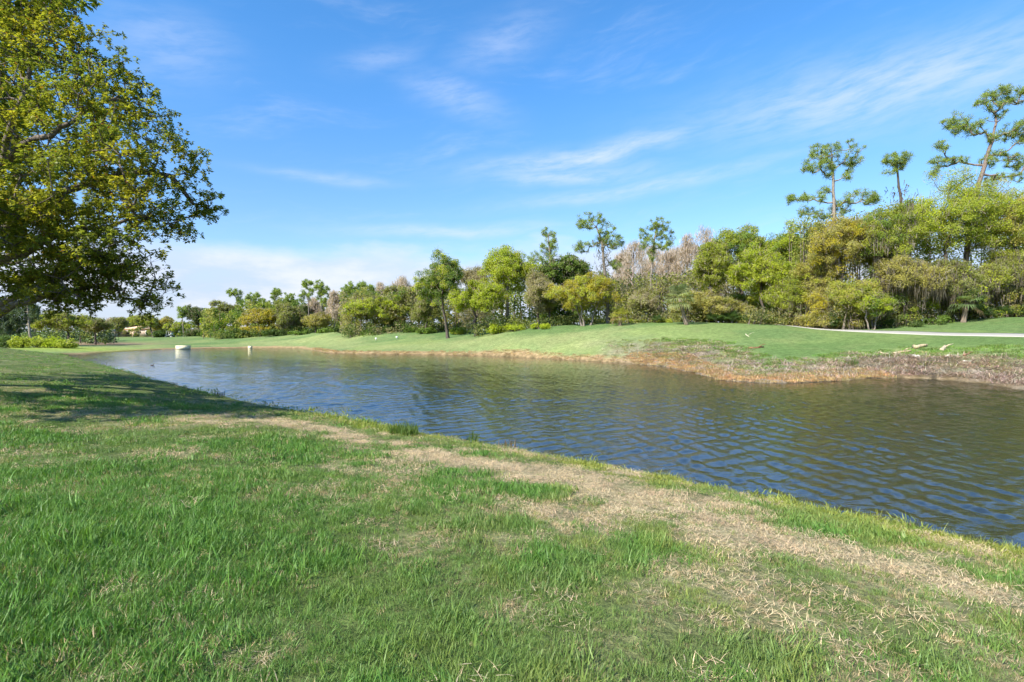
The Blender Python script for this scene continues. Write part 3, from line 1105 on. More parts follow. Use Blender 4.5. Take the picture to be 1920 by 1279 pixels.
def pine(name, label, trunk, clumps, seed, depth, r0, bark='pink', tuft=0.55, per=62, vine=0, group=None, nl=0.34, sp='pine', wid=0.032):
    """trunk: pixel points from the bottom up; clumps: pixel x, y, half width, half height, count"""
    rng = np.random.default_rng(seed)
    bx, by = PX(trunk[0][0], depth), depth
    bz = hz(bx, by)
    tr = [np.array([bx, by, bz - 0.3])] + [P(a, b, depth) for a, b in trunk]
    tp = []
    for a, b in zip(tr[:-1], tr[1:]):
        for t in (0, 0.34, 0.67):
            tp.append(a + (b - a) * t + np.r_[(rng.random(2) - 0.5) * 0.10, 0])
    tp.append(tr[-1])
    root = thing(name, label, 'pine tree', (bx, by, bz - 0.05), group)
    off = np.array([bx, by, bz - 0.05])
    pts = []
    for cx, cy, hw, hh, n in clumps:
        c = P(cx, cy, depth)
        n = int(n * 2.1)
        q = ball(rng, n) * np.array([hw * 1.08, (hw + hh) * 0.6, hh * 1.65]) * depth / FOC
        q[:, 1] += (rng.random() - 0.5) * (hw + hh) * 0.6 * depth / FOC
        pts.append(c + q)
    pts = np.concatenate(pts)
    A, par = grow(tp, pts)
    v, f = tubes(A - off, par, len(tp), r0, 0.030, 6, 2.6)
    ob('trunk', mesh('trunk', v, f, BARK, np.tile(np.array(BARKS[bark]), (len(v), 1)), True), root)
    c1, c2 = (np.array(q) for q in SPEC[sp])
    n = len(pts)
    cid = np.repeat(np.arange(n), per)
    al = unit(rng.normal(size=(n * per, 3)) + np.array([0, 0, 0.55]))
    ln = tuft * (0.55 + 0.5 * rng.random(n))[cid][:, None]
    pos = pts[cid] + al * ln * (0.35 + 0.5 * rng.random((n * per, 1)))
    mv = np.clip(rng.random(n)[cid] * 0.6 + rng.random(n * per) * 0.5, 0, 1)[:, None]
    col = (c1 * (1 - mv) + c2 * mv) * (0.8 + 0.4 * rng.random((n * per, 1)))
    v, f, cc = cards(rng, pos, unit(rng.normal(size=pos.shape)), nl, wid, col, al, 0.1)
    ob('crown', mesh('crown', v - off, f, NEEDLE, cc), root)
    if vine:
        k = int(vine)
        t = rng.random(k)
        i = np.clip((0.30 + t * 0.5) * (len(tp) - 1), 0, len(tp) - 1.01)
        tpa = np.array(tp)
        b = tpa[i.astype(int)] + (tpa[i.astype(int) + 1] - tpa[i.astype(int)]) * (i % 1)[:, None]
        pos = b + rng.normal(size=b.shape) * np.array([0.55, 0.45, 0.3])
        al = unit(np.tile((0, 0, -1.0), (k, 1)) + rng.normal(size=pos.shape) * 0.35)
        col = np.array([0.20, 0.165, 0.10]) * (0.6 + 0.7 * rng.random((k, 1)))
        v, f, cc = cards(rng, pos, unit(rng.normal(size=pos.shape)), 0.6, 0.08, col, al, 0)
        ob('vines', mesh('vines', v - off, f, LEAF, cc), root)
    return root


def palm(name, label, px, depth, crown_y, rpx, seed, col=(0.13, 0.165, 0.055), nf=26, trunk=True, dead=0.2, group=None, basepx=None):
    rng = np.random.default_rng(seed)
    bx, by = PX(px if basepx is None else basepx, depth), depth
    bz = hz(bx, by)
    R = rpx * depth / FOC
    cz = EYE - (crown_y - HOR) / FOC * depth if trunk else bz + 0.25
    root = thing(name, label, 'palm', (bx, by, bz - 0.05), group)
    off = np.array([bx, by, bz - 0.05])
    cx = PX(px, depth)
    if trunk:
        m = MB()
        k = 9
        pts = [np.array([bx + (cx - bx) * t, by, bz - 0.2 + (cz - bz + 0.2) * t]) - off for t in np.linspace(0, 1, k)]
        m.ring(pts, [0.24 - 0.07 * t + 0.03 * (i % 2) for i, t in enumerate(np.linspace(0, 1, k))], (0.19, 0.15, 0.11), 8)
        ob('trunk', m.me('trunk', BARK, True), root)
    hub = np.array([cx, by, cz]) - off
    for i in range(nf):
        az = 2.4 * i + rng.random() * 0.4
        tilt = 1.35 - 2.0 * (i / nf) + (rng.random() - 0.5) * 0.3 if trunk else 1.25 - 1.05 * (i / nf)
        d = np.array([math.cos(az) * math.cos(tilt), math.sin(az) * math.cos(tilt), math.sin(tilt)])
        side = unit(np.cross(d, (0, 0, 1.0)))
        nrm = np.cross(side, d)
        pet = R * (0.40 + 0.12 * rng.random())
        m = MB()
        isd = rng.random() < dead and tilt < 0
        c = np.array((0.27, 0.19, 0.10) if isd else col) * (0.75 + 0.5 * rng.random())
        m.ring([hub, hub + d * pet * 0.5 + nrm * 0.03 * R, hub + d * pet], [0.022, 0.018, 0.014], tuple(c), 3, False)
        e = hub + d * pet
        nl = 15
        for j in range(nl):
            a = (j / (nl - 1) - 0.5) * 3.7
            dr = d * math.cos(a) + side * math.sin(a)
            ll = R * 0.58 * (0.75 + 0.25 * math.cos(a)) * (0.85 + 0.3 * rng.random())
            w = np.cross(nrm, dr) * ll * 0.055
            mid = e + dr * ll * 0.55 + nrm * 0.02 * ll
            tip = e + dr * ll * 0.95 - np.array([0, 0, ll * (0.22 + 0.2 * rng.random())])
            cc = tuple(c * (0.85 + 0.3 * rng.random()))
            m.add([e, mid - w, tip, mid + w], [(0, 1, 2, 3)], cc)
        ob('frond', m.me('frond', LEAF), root)
    return root




# ------------------------------------------------------------------ the big tree at the left edge
def big_tree():
    rng = np.random.default_rng(77)
    bx, by = -18.0, 16.0
    bz = hz(bx, by)
    off = np.array([bx, by, bz - 0.05])
    root = thing('shade_tree', 'large spreading shade tree with small glossy leaves overhanging the left edge of the lawn', 'tree', off)
    L = [(30, 50, 15, 2.1), (120, 105, 15, 1.5), (205, 180, 15.5, 1.25), (262, 215, 16, 1.0), (60, 185, 14, 2.0), (160, 235, 14, 1.8), (245, 300, 15, 1.7), (318, 315, 15.5, .85), (352, 385, 16, .85),
         (325, 430, 16, .6), (385, 385, 16, .40), (295, 400, 15, 1.0), (350, 300, 15.5, .55), (60, 325, 13.5, 2.0), (150, 345, 13, 1.9), (215, 390, 14, 1.3), (70, 440, 13, 1.9), (165, 460, 13.5, 1.5),
         (230, 480, 14, .75), (50, 520, 13.5, 1.25), (125, 525, 14, 1.05), (185, 515, 14, .9), (95, 490, 13, 1.2), (20, 500, 13, 1.3), (205, 540, 14, .55), (292, 545, 14.5, .45), (250, 515, 14, .55), (265, 570, 14.5, .3), (95, 558, 14, .45), (160, 566, 14, .3), (75, 30, 15, 1.2),
         (20, 200, 17, 2.4), (20, 450, 17, 2.6), (100, 300, 19, 2.4), (180, 330, 19.5, 2.2), (100, 170, 19.5, 2.2), (120, 440, 19, 2.0)]
    hid = [(-200, 100, 17, 3.6), (-250, 350, 17, 3.6), (-330, 200, 20, 4.2), (-150, -120, 17, 3.6), (-300, -80, 20, 4.2), (-40, -70, 16, 2.6), (-130, 440, 21, 3.2), (-230, 300, 12.5, 3.0), (-60, 300, 22, 3.4),
           (-160, 150, 24, 3.8), (20, 250, 24, 2.6), (-690, 200, 8.6, 2.2), (-500, 170, 8.6, 1.9), (-640, 240, 10.5, 2.4), (-380, 150, 10.5, 1.8)]
    pts, rc, vis = [], [], []
    for lst, flag in ((L, 1), (hid, 0)):
        for px, py, d, r in lst:
            c = P(px, py, d)
            n = int(max(6, ((15.0 if d < 16.5 else 5.0) if flag else 3.6) * r ** 2))
            q = unit(rng.normal(size=(n, 3))) * (0.35 + 0.7 * rng.random((n, 1)) ** 0.7) * r * np.array([1.05, 1, 0.8])
            pts.append(c + q)
            rc += [0.24 + 0.20 * rng.random() if flag else 0.62 for _ in range(n)]
            vis += [flag] * n
    pts, rc, vis = np.concatenate(pts), np.array(rc), np.array(vis)
    z0 = land(pts[:, 0], pts[:, 1])[0]
    ok = pts[:, 2] > z0 + 1.6
    pts, rc, vis = pts[ok], rc[ok], vis[ok]
    # keep the leaves off the limbs that show
    sx, sy = 960 + FOC * pts[:, 0] / pts[:, 1], HOR - FOC * (pts[:, 2] - EYE) / pts[:, 1]
    gap = np.minimum(dist_line(sx, sy, np.array([(-20, 340), (10, 305), (40, 272), (95, 256), (130, 232)])), dist_line(sx, sy, np.array([(-20, 600), (0, 588), (50, 568)])))
    gap = np.minimum(gap, dist_line(sx, sy, np.array([(-20, 492), (40, 482)])) + 4)
    holes = np.min([np.hypot((sx - a) / b, sy - c) for a, c, b in ((115, 85, 1.6), (20, 225, 1.5), (150, 365, 2.0), (215, 400, 1.6), (245, 255, 1.5), (60, 130, 1.3), (300, 365, 1.5))], axis=0)
    ok = ~((gap < 26) & (pts[:, 1] < 15.6)) & ~((holes < 17) & (vis == 1))
    pts, rc, vis = pts[ok], rc[ok], vis[ok]
    # trunk and the limbs that show in the photo, then every clump joined to the nearest wood
    trunk = [np.array([bx, by, bz - 0.3]), np.array([bx + .05, by, bz + 1.2]), np.array([bx + .3, by - .1, 3.6]), np.array([bx + .9, by - .1, 5.2]), np.array([bx + 1.2, by, 7.2]), np.array([bx + 1.6, by, 9.5]), np.array([bx + 1.8, by, 12])]
    limbs = [(2, [(-60, 640, 15.4), (0, 588, 14.6), (55, 566, 14.2), (130, 548, 14.0), (210, 540, 14)]),
             (2, [(-40, 610, 15.4), (0, 572, 15.0), (60, 540, 14.6), (150, 500, 14.0)]),
             (3, [(-60, 500, 15.2), (0, 489, 14.2), (45, 478, 13.8), (110, 440, 13.4), (190, 430, 14), (290, 405, 15)]),
             (3, [(-40, 380, 15.0), (10, 305, 14.6), (40, 272, 14.4), (95, 256, 14.2), (130, 232, 14.2), (215, 185, 15), (255, 210, 15.6)]),
             (4, [(-20, 330, 15.2), (8, 300, 15.4), (20, 240, 15.0), (40, 190, 14.6), (60, 110, 14.8)]),
             (3, [(20, 420, 15), (120, 360, 14.6), (220, 330, 15), (320, 330, 15.5), (360, 380, 16)])]
    nodes, par = list(trunk), [-1] + list(range(len(trunk) - 1))
    minr = {}
    for at, pl in limbs:
        prev = at
        prevp = nodes[at]
        for i, q in enumerate(pl):
            p = P(*q)
            nodes.append((prevp + p) / 2 + np.array([0, 0, 0.06]) + (rng.random(3) - 0.5) * 0.12)
            par.append(prev)
            minr[len(nodes) - 1] = 0.125 - 0.016 * i
            nodes.append(p)
            par.append(len(nodes) - 2)
            minr[len(nodes) - 1] = 0.118 - 0.016 * i
            prev, prevp = len(nodes) - 1, p
    k0 = len(nodes)
    n0, m = k0, len(pts)
    A = np.zeros((k0 + 2 * m, 3))
    A[:k0] = nodes
    par = list(par)
    order = np.argsort(np.min(np.linalg.norm(pts[:, None] - A[None, :k0], axis=2), axis=1))
    n = k0
    for i in order:
        c = pts[i]
        d = A[2:n] - c
        j = 2 + int(np.argmin(np.linalg.norm(d, axis=1) + 0.8 * np.maximum(d[:, 2], 0)))
        q = A[j]
        ln = np.linalg.norm(c - q)
        A[n] = (q + c) / 2 + (rng.random(3) - 0.5) * 0.22 * ln - np.array([0, 0, 0.08 * ln])
        par.append(j)
        A[n + 1] = c
        par.append(n)
        n += 2
    par = np.array(par)
    cnt = np.zeros(n)
    leafn = np.ones(n, bool)
    leafn[par[par >= 0]] = False
    cnt[leafn] = 1
    for i in range(n - 1, 0, -1):
        cnt[par[i]] += cnt[i]
    r = 0.0105 * np.maximum(cnt, 1) ** 0.46
    for k, q in minr.items():
        r[k] = max(min(r[k], 0.15), q)
    r[:len(trunk)] = np.linspace(0.42, 0.16, len(trunk))
    child = np.arange(1, n)
    for nm, sel in (('trunk', child < len(trunk)), ('branches', child >= len(trunk))):
        ch = child[sel]
        a, b = A[par[ch]] - off, A[ch] - off
        ra, rb = np.minimum(r[par[ch]], r[ch] * 1.6), r[ch]
        t = unit(b - a)
        ref = np.where(np.abs(t[:, 2:]) < 0.9, np.array([[0, 0, 1.0]]), np.array([[1.0, 0, 0]]))
        u = unit(np.cross(t, ref))
        w = np.cross(t, u)
        k = 8 if nm == 'trunk' else 6
        ang = np.arange(k) * 2 * math.pi / k
        ring = u[:, None] * np.cos(ang)[None, :, None] + w[:, None] * np.sin(ang)[None, :, None]
        v = np.concatenate([a[:, None] - t[:, None] * ra[:, None, None] * 0.3 + ring * ra[:, None, None], b[:, None] + ring * rb[:, None, None]], 1).reshape(-1, 3)
        base = (np.arange(len(ch)) * 2 * k)[:, None]
        j = np.arange(k)
        f = np.stack([base + j, base + (j + 1) % k, base + k + (j + 1) % k, base + k + j], -1).reshape(-1, 4)
        ob(nm, mesh(nm, v, f, BARK, np.tile((0.15, 0.125, 0.10), (len(v), 1)), True), root)
    # leaves in whorls at the twig ends
    nsub, nlf = 9, 13
    sid = np.repeat(np.arange(m), nsub)
    sub = pts[sid] + unit(rng.normal(size=(len(sid), 3))) * (0.35 + 0.75 * rng.random((len(sid), 1))) * rc[sid][:, None] * np.array([1.2, 1.2, 0.75])
    tv = np.stack([pts[sid], sub + np.array([0.006, 0, 0]), sub - np.array([0.006, 0.006, 0]), pts[sid] + np.array([0.012, 0.008, 0])], 1).reshape(-1, 3) - off
    tw = ob('twigs', mesh('twigs', tv, np.arange(len(tv)).reshape(-1, 4), BARK, np.tile((0.15, 0.125, 0.09), (len(tv), 1))), root)
    tw['kind'] = 'stuff'
    lid = np.repeat(np.arange(len(sid)), nlf)
    cid = sid[lid]
    tot = len(cid)
    q = unit(rng.normal(size=(tot, 3)) + unit(sub - pts[sid])[lid] * 0.9)
    along = q
    pos = sub[lid] + q * (np.where(vis[cid] == 1, 0.075, 0.2) * (0.6 + 0.8 * rng.random(tot)))[:, None]
    nrm = unit(np.array([0, 0, 0.9]) + rng.normal(size=pos.shape) * 0.45)
    young = np.clip(rng.random(m) * 1.25 - 0.45, 0, 1)[cid]
    y2 = (young * (0.4 + 0.8 * rng.random(tot)))[:, None]
    col = np.array([0.230, 0.262, 0.042]) * (1 - y2) + np.array([0.520, 0.450, 0.045]) * y2
    col *= 0.75 + 0.5 * rng.random((tot, 1))
    red = rng.random(tot) < 0.02
    col[red] = (0.30, 0.15, 0.03)
    ll = np.where(vis[cid] == 1, 0.098, 0.26)
    v, f, cc = cards(rng, pos, nrm, ll, ll * 0.46, col, along, tri=False)
    ob('crown', mesh('crown', v - off, f, GLOSSY, cc), root)


GLOSSY = leaf_material('glossy_leaf', 0.5, 0.5, 0.25)
big_tree()

# ------------------------------------------------------------------ the wood beyond the water
# pines
pine('tall_pine', 'tall pine with broad flat top and wide low branches above the gold trees', [(1566, 620), (1566, 480), (1564, 400), (1562, 340), (1560, 290)],
     [(1572, 282, 48, 12, 26), (1600, 300, 18, 14, 10), (1530, 310, 24, 8, 10), (1512, 318, 12, 5, 5), (1553, 318, 16, 10, 9), (1588, 330, 10, 6, 4), (1490, 374, 16, 6, 8), (1520, 372, 22, 8, 8), (1512, 396, 16, 6, 6),
      (1535, 402, 16, 6, 6), (1610, 376, 32, 9, 18), (1580, 392, 20, 10, 10), (1640, 376, 10, 6, 4), (1545, 358, 10, 5, 4)], 1, 58, 0.30, 'pale')
pine('slim_pine', 'slim leaning pine with one small tuft of crown and a dead left limb', [(1700, 620), (1698, 480), (1692, 395), (1686, 350), (1681, 305)],
     [(1681, 300, 22, 8, 20), (1690, 312, 10, 5, 4), (1672, 322, 8, 4, 2), (1660, 325, 5, 3, 1)], 2, 58, 0.27, 'dark', vine=260)
pine('great_pine', 'tallest pine with forked spreading crown at the right edge', [(1800, 620), (1815, 450), (1832, 360), (1846, 310), (1860, 265), (1868, 230)],
     [(1872, 182, 24, 10, 16), (1905, 182, 24, 10, 16), (1838, 190, 14, 9, 8), (1865, 210, 22, 10, 9), (1790, 228, 20, 9, 13), (1825, 238, 24, 11, 14), (1792, 246, 12, 8, 5), (1862, 258, 14, 7, 6), (1905, 244, 26, 12, 18), (1900, 262, 24, 8, 9),
      (1765, 277, 12, 6, 6), (1768, 303, 16, 6, 8), (1755, 322, 8, 6, 4), (1800, 300, 20, 5, 6), (1868, 298, 26, 9, 14), (1910, 304, 20, 11, 14), (1945, 250, 30, 30, 24), (1870, 330, 22, 7, 5), (1900, 335, 16, 6, 4), (1950, 300, 20, 20, 12)], 3, 58, 0.32, 'pink')
pine('crooked_pine', 'crooked pine with vine wrapped trunk behind the gold tree', [(1140, 620), (1138, 560), (1133, 500), (1128, 450), (1118, 425)],
     [(1108, 416, 26, 9, 20), (1085, 422, 9, 5, 5), (1135, 438, 18, 12, 16), (1152, 455, 14, 10, 12), (1128, 455, 14, 8, 8), (1092, 464, 16, 7, 12), (1155, 496, 11, 8, 9), (1165, 460, 5, 5, 3)], 4, 72, 0.36, 'grey', vine=700)
pine('feathery_pine', 'slender pine with pale bare trunk and round airy crown', [(1217, 625), (1219, 560), (1222, 500), (1226, 460), (1230, 430)],
     [(1235, 422, 20, 8, 16), (1250, 445, 14, 14, 16), (1208, 440, 9, 10, 7), (1225, 450, 18, 10, 9), (1240, 466, 14, 6, 7), (1205, 458, 9, 6, 6), (1222, 478, 7, 7, 5)], 5, 74, 0.22, 'pale')
pine('narrow_pine', 'narrow pine tip rising between the lime tree and the crooked pine', [(1030, 620), (1030, 540), (1031, 480), (1028, 440)],
     [(1025, 437, 9, 6, 7), (1036, 448, 9, 8, 8), (1030, 462, 18, 10, 14), (1030, 482, 22, 12, 18), (1000, 480, 10, 6, 5)], 6, 78, 0.24, 'grey')
for i, (nm, lab, tr, cl, d) in enumerate([
    ('far_pine', 'small dark pine with crooked top left of the far yellow tree', [(448, 632), (447, 590), (443, 560)], [(436, 550, 9, 4, 6), (446, 552, 7, 6, 7), (450, 562, 6, 5, 4)], 135),
    ('far_pine', 'thin far pine with flat tuft above the far yellow tree', [(514, 630), (515, 585), (516, 555)], [(516, 548, 9, 5, 9), (524, 548, 4, 3, 2), (513, 558, 5, 4, 4)], 135),
    ('far_pine', 'left of the two tall far pines standing close together', [(580, 632), (579, 590), (578, 550)], [(577, 535, 10, 6, 10), (570, 556, 10, 7, 9), (584, 547, 6, 6, 5)], 120),
    ('far_pine', 'right of the two tall far pines standing close together', [(603, 632), (603, 590), (601, 550)], [(597, 537, 8, 6, 7), (606, 545, 10, 8, 11), (610, 560, 7, 9, 7), (598, 552, 5, 6, 4)], 120),
    ('far_pine', 'short far pine beside the dark far oak near the golf cart', [(344, 632), (343, 610), (341, 588)], [(341, 580, 9, 4, 7), (345, 588, 7, 5, 6), (338, 592, 6, 4, 4)], 150),
    ('far_pine', 'bushy far pine with rounded tiers between two thin pines', [(478, 630), (478, 590), (478, 562)], [(474, 558, 14, 6, 12), (468, 570, 14, 8, 13), (485, 568, 14, 9, 14), (497, 572, 7, 8, 7)], 140),
    ('far_pine', 'far pine with domed crown right of the thin flat topped pine', [(541, 630), (541, 590), (541, 565)], [(541, 560, 10, 7, 10), (535, 572, 12, 8, 12), (549, 573, 8, 8, 8)], 132),
    ('far_pine', 'leftmost of the three pale far pines over the broad lime tree', [(655, 628), (655, 580), (655, 548)], [(655, 542, 12, 8, 14), (650, 556, 10, 10, 12), (662, 556, 9, 9, 9)], 112),
    ('far_pine', 'middle one of the three pale far pines over the broad lime tree', [(677, 628), (677, 580), (677, 545)], [(677, 540, 10, 7, 11), (672, 552, 12, 7, 11), (684, 552, 8, 7, 8)], 112),
    ('far_pine', 'right one of the three pale far pines over the broad lime tree', [(694, 628), (694, 580), (694, 552)], [(694, 546, 9, 7, 10), (698, 556, 9, 7, 9), (690, 560, 7, 7, 6)], 112)]):
    pine(nm, lab, tr, cl, 20 + i, d, 0.20, 'grey', 0.75, 44, 0, 'far pines along the fairway', 0.55, wid=0.09)
pine('grey_pine', 'grey green pine with pale straight trunk behind the hedge at the left', [(58, 640), (56, 620), (53, 585), (51, 560)],
     [(30, 590, 26, 14, 22), (15, 610, 22, 14, 18), (68, 590, 10, 8, 5), (45, 565, 14, 8, 8), (0, 590, 20, 20, 16)], 40, 84, 0.26, 'pale', 0.9, 44, 0, None, 0.7, 'dusk', 0.10)

T = [  # kind, label, x, distance, crown top, crown bottom, width, colour, options
    ('slender_tree', 'tall mid green tree with narrow domed crown and single dark trunk on the fairway edge', 828, 80, 470, 606, 88, 'green', dict(leaf2='spring', basepx=840, leaf=.24, skirt=0, trunk_r=.24, lobes=10)),
    ('lime_tree', 'low wide lime green tree with dark forked trunk left of the tall lime tree', 888, 78, 524, 606, 108, 'lime', dict(basepx=893, leaf=.24, skirt=0, trunk_r=.30, lobes=9)),
    ('lime_tree', 'tall lime green tree with broad domed crown and pale trunk', 952, 80, 452, 592, 108, 'lime', dict(basepx=955, leaf=.26, skirt=0, trunk_r=.28, bark='pale', lobes=12, leaf2='spring')),
    ('olive_tree', 'pale grey olive tree between the tall lime tree and gold tree', 1010, 76, 508, 614, 66, 'tan', dict(leaf=.22, leaf2='olive', dens=.9)),
    ('broadleaf_tree', 'deep green broad leaved tree above the left side of the gold tree', 1058, 80, 470, 560, 84, 'green', dict(leaf=.38, lobes=8)),
    ('gold_tree', 'rounded golden tree with several pale stems in the middle of the wood edge', 1098, 70, 513, 606, 134, 'gold', dict(stems=3, bark='pale', leaf=.20, skirt=.05, lobes=13, leaf2='spring', trunk_r=.2)),
    ('grey_green_tree', 'small grey green tree behind the slender tree at its left', 800, 92, 545, 625, 46, 'olive', dict(leaf=.26)),
    ('sage_tree', 'pale sage tree with open crown between the slender and tall lime trees', 892, 90, 500, 560, 60, 'tan', dict(leaf=.26, dens=.55, bark='pale')),
    ('green_tree', 'round topped dull green far tree right of the broad lime tree', 738, 105, 526, 600, 38, 'olive', dict(leaf=.3)),
    ('green_tree', 'narrow dull green far tree left of the slender fairway tree', 770, 100, 530, 612, 36, 'olive', dict(leaf=.3)),
    ('broad_lime_tree', 'broad low lime green tree standing at the far wood edge', 706, 98, 552, 624, 122, 'spring', dict(leaf=.3, stems=3, lobes=13, leaf2='lime')),
    ('far_yellow_tree', 'rounded bright yellow tree far across the fairway', 492, 122, 580, 617, 86, 'gold', dict(leaf=.34, lobes=10, stems=2, leaf2='gold')),
    ('far_olive_tree', 'dull olive tree right beside the far yellow tree', 546, 120, 566, 626, 52, 'olive', dict(leaf=.34, moss=.3)),
    ('far_olive_tree', 'dull olive tree left of the two tall far pines', 566, 126, 575, 626, 40, 'deep', dict(leaf=.34)),
    ('far_rust_tree', 'low rust coloured tree below the two tall far pines', 592, 116, 585, 628, 46, 'rust', dict(leaf=.32)),
    ('far_green_tree', 'dark rounded tree behind the golf cart lawn', 372, 152, 570, 622, 46, 'deep', dict(leaf=.4, trunk_r=.35)),
    ('far_green_tree', 'mid green tree between the dark rounded tree and crooked far pine', 418, 146, 566, 630, 56, 'olive', dict(leaf=.4)),
    ('far_lime_tree', 'yellow green tree low in front of the dark rounded tree', 402, 140, 588, 632, 40, 'spring', dict(leaf=.36)),
    ('far_lime_tree', 'yellow green shrubby tree right of the golf cart', 327, 164, 604, 633, 34, 'lime', dict(leaf=.42)),
    ('far_lime_tree', 'pale yellow green tree with dark trunk in front of the pink house', 277, 172, 588, 620, 62, 'spring', dict(leaf=.42, basepx=288, trunk_r=.4, skirt=0)),
    ('far_lime_tree', 'small yellow tree between the pink house tree and golf cart', 307, 178, 592, 630, 40, 'gold', dict(leaf=.42)),
    ('far_olive_tree', 'olive tree left of the pink house with narrow crown', 222, 176, 592, 630, 30, 'olive', dict(leaf=.42)),
    ('far_olive_tree', 'olive tree top showing over the pink house', 246, 196, 594, 622, 46, 'olive', dict(leaf=.45)),
    ('yellow_green_tree', 'large yellow green tree with dark trunk behind the left hedge', 118, 92, 582, 634, 104, 'spring', dict(leaf=.26, basepx=135, trunk_r=.3, skirt=0, lobes=11, leaf2='olive')),
    ('yellow_green_tree', 'spreading olive tree over the grey roof at the left', 178, 100, 592, 630, 62, 'olive', dict(leaf=.28, trunk_r=.25, skirt=0)),
    # right hand wood, from the middle of the picture to its edge
    ('light_green_tree', 'light green tree beside the cabbage palm with low airy crown', 1335, 68, 458, 565, 66, 'spring', dict(leaf=.22, lobes=9)),
    ('light_green_tree', 'tallest light green tree with ragged top left of the flat topped pine', 1390, 72, 410, 560, 100, 'spring', dict(leaf=.24, lobes=10, leaf2='green')),
    ('light_green_tree', 'bright green tree with feathery top just left of the dark oak top', 1478, 68, 416, 570, 92, 'lime', dict(leaf=.22, lobes=9, leaf2='green')),
    ('light_green_tree', 'bright yellow green tree in front of the tallest light green tree', 1428, 64, 458, 600, 100, 'lime', dict(leaf=.20, lobes=10, leaf2='spring')),
    ('light_green_tree', 'low yellow green tree on leaning stems above the mound crest', 1500, 61, 520, 606, 84, 'spring', dict(leaf=.19, stems=3, lobes=8, moss=.1)),
    ('dark_oak', 'dark oak top showing behind the gold trees below the flat topped pine', 1532, 66, 415, 500, 46, 'deep', dict(leaf=.26)),
    ('golden_tree', 'golden green tree under the flat topped pine', 1578, 56, 392, 560, 108, 'rust', dict(leaf=.17, lobes=10, leaf2='gold', moss=.08)),
    ('golden_tree', 'slim golden green tree left of the golden tree under the pine', 1532, 58, 470, 600, 66, 'rust', dict(leaf=.18, stems=2, leaf2='spring')),
    ('mossy_tree', 'moss draped yellow green tree below the slim leaning pine', 1655, 55, 382, 560, 104, 'spring', dict(leaf=.17, lobes=11, moss=.2, leaf2='green')),
    ('mossy_tree', 'brownish moss hung tree in the middle of the right hand wood', 1706, 53.5, 470, 606, 104, 'rust', dict(leaf=.16, lobes=10, moss=.5, dens=.8, stems=2)),
    ('bright_tree', 'tall bright yellow green tree in front of the tallest pine', 1778, 55, 322, 520, 165, 'spring', dict(leaf=.18, lobes=15, leaf2='lime')),
    ('bright_tree', 'big yellow green tree running off the right edge', 1905, 55, 326, 540, 165, 'spring', dict(leaf=.18, lobes=14, leaf2='rust')),
    ('shaded_tree', 'grey brown vine covered tree under the tall bright tree', 1800, 53, 480, 606, 100, 'olive', dict(leaf=.17, lobes=9, moss=.7, dens=.7, stems=2)),
    ('shaded_tree', 'olive tree under the crown at the right edge', 1890, 53.5, 470, 600, 104, 'olive', dict(leaf=.17, lobes=9, moss=.4, leaf2='spring')),
    ('low_tree', 'low lime green tree in front of the golden tree', 1600, 54, 520, 612, 84, 'spring', dict(leaf=.16, stems=3, lobes=9, leaf2='rust')),
    ('low_tree', 'small fresh green tree with thin pale forked stems beside the cart path', 1634, 52.5, 548, 606, 60, 'lime', dict(leaf=.16, stems=2, bark='pale', leaf2='green')),
    ('low_tree', 'small olive brown tree behind the cabbage palm', 1300, 67, 540, 612, 70, 'rust', dict(leaf=.2, stems=2)),
    ('low_tree', 'small tan tree between gold tree and cabbage palm', 1205, 69, 540, 614, 74, 'tan', dict(leaf=.2, stems=2, dens=.8, leaf2='olive')),
    ('low_tree', 'small rusty tree right of the cabbage palm', 1352, 65, 555, 612, 76, 'rust', dict(leaf=.2, stems=2, leaf2='olive')),
]
for i, (nm, lab, px, d, top, bot, w, sp, kw) in enumerate(T):
    leafy(nm, lab, px, d, top, bot, w, sp, 200 + i, **kw)

B = [(1190, 82, 452, 50, 'bare grey tree just right of the crooked pine'), (1252, 84, 470, 46, 'bare grey tree under the airy pine crown'), (1290, 82, 440, 44, 'bare grey tree at the left of the tallest bare top'),
     (1322, 84, 424, 52, 'tallest bare pinkish grey tree left of the ragged light green top'), (1350, 84, 448, 40, 'bare grey tree against the ragged light green top'), (1168, 86, 470, 40, 'bare grey tree showing between crooked pine and its right neighbour'),
     (1225, 88, 462, 44, 'bare grey tree behind the airy pine trunk'), (1270, 90, 462, 44, 'bare grey tree midway between airy pine and the tallest bare tree'), (628, 118, 548, 30, 'bare grey far tree right of the two tall far pines'),
     (640, 122, 552, 26, 'second bare far tree right of the two tall far pines'), (590, 128, 560, 26, 'bare far tree between the two tall far pines'), (715, 118, 532, 32, 'bare far tree right of the three pale pines'),
     (752, 112, 520, 40, 'bare far tree left of the narrow dull green tree'), (785, 108, 535, 36, 'bare far tree touching the slender fairway tree'), (565, 132, 575, 24, 'small bare far tree left of the paired pines'), (208, 190, 598, 26, 'bare far tree left of the pink house')]
for i, (px, d, top, w, lab) in enumerate(B):
    bare('bare_tree', lab, px, d, top, w, 400 + i, 'bare trees among the wood')

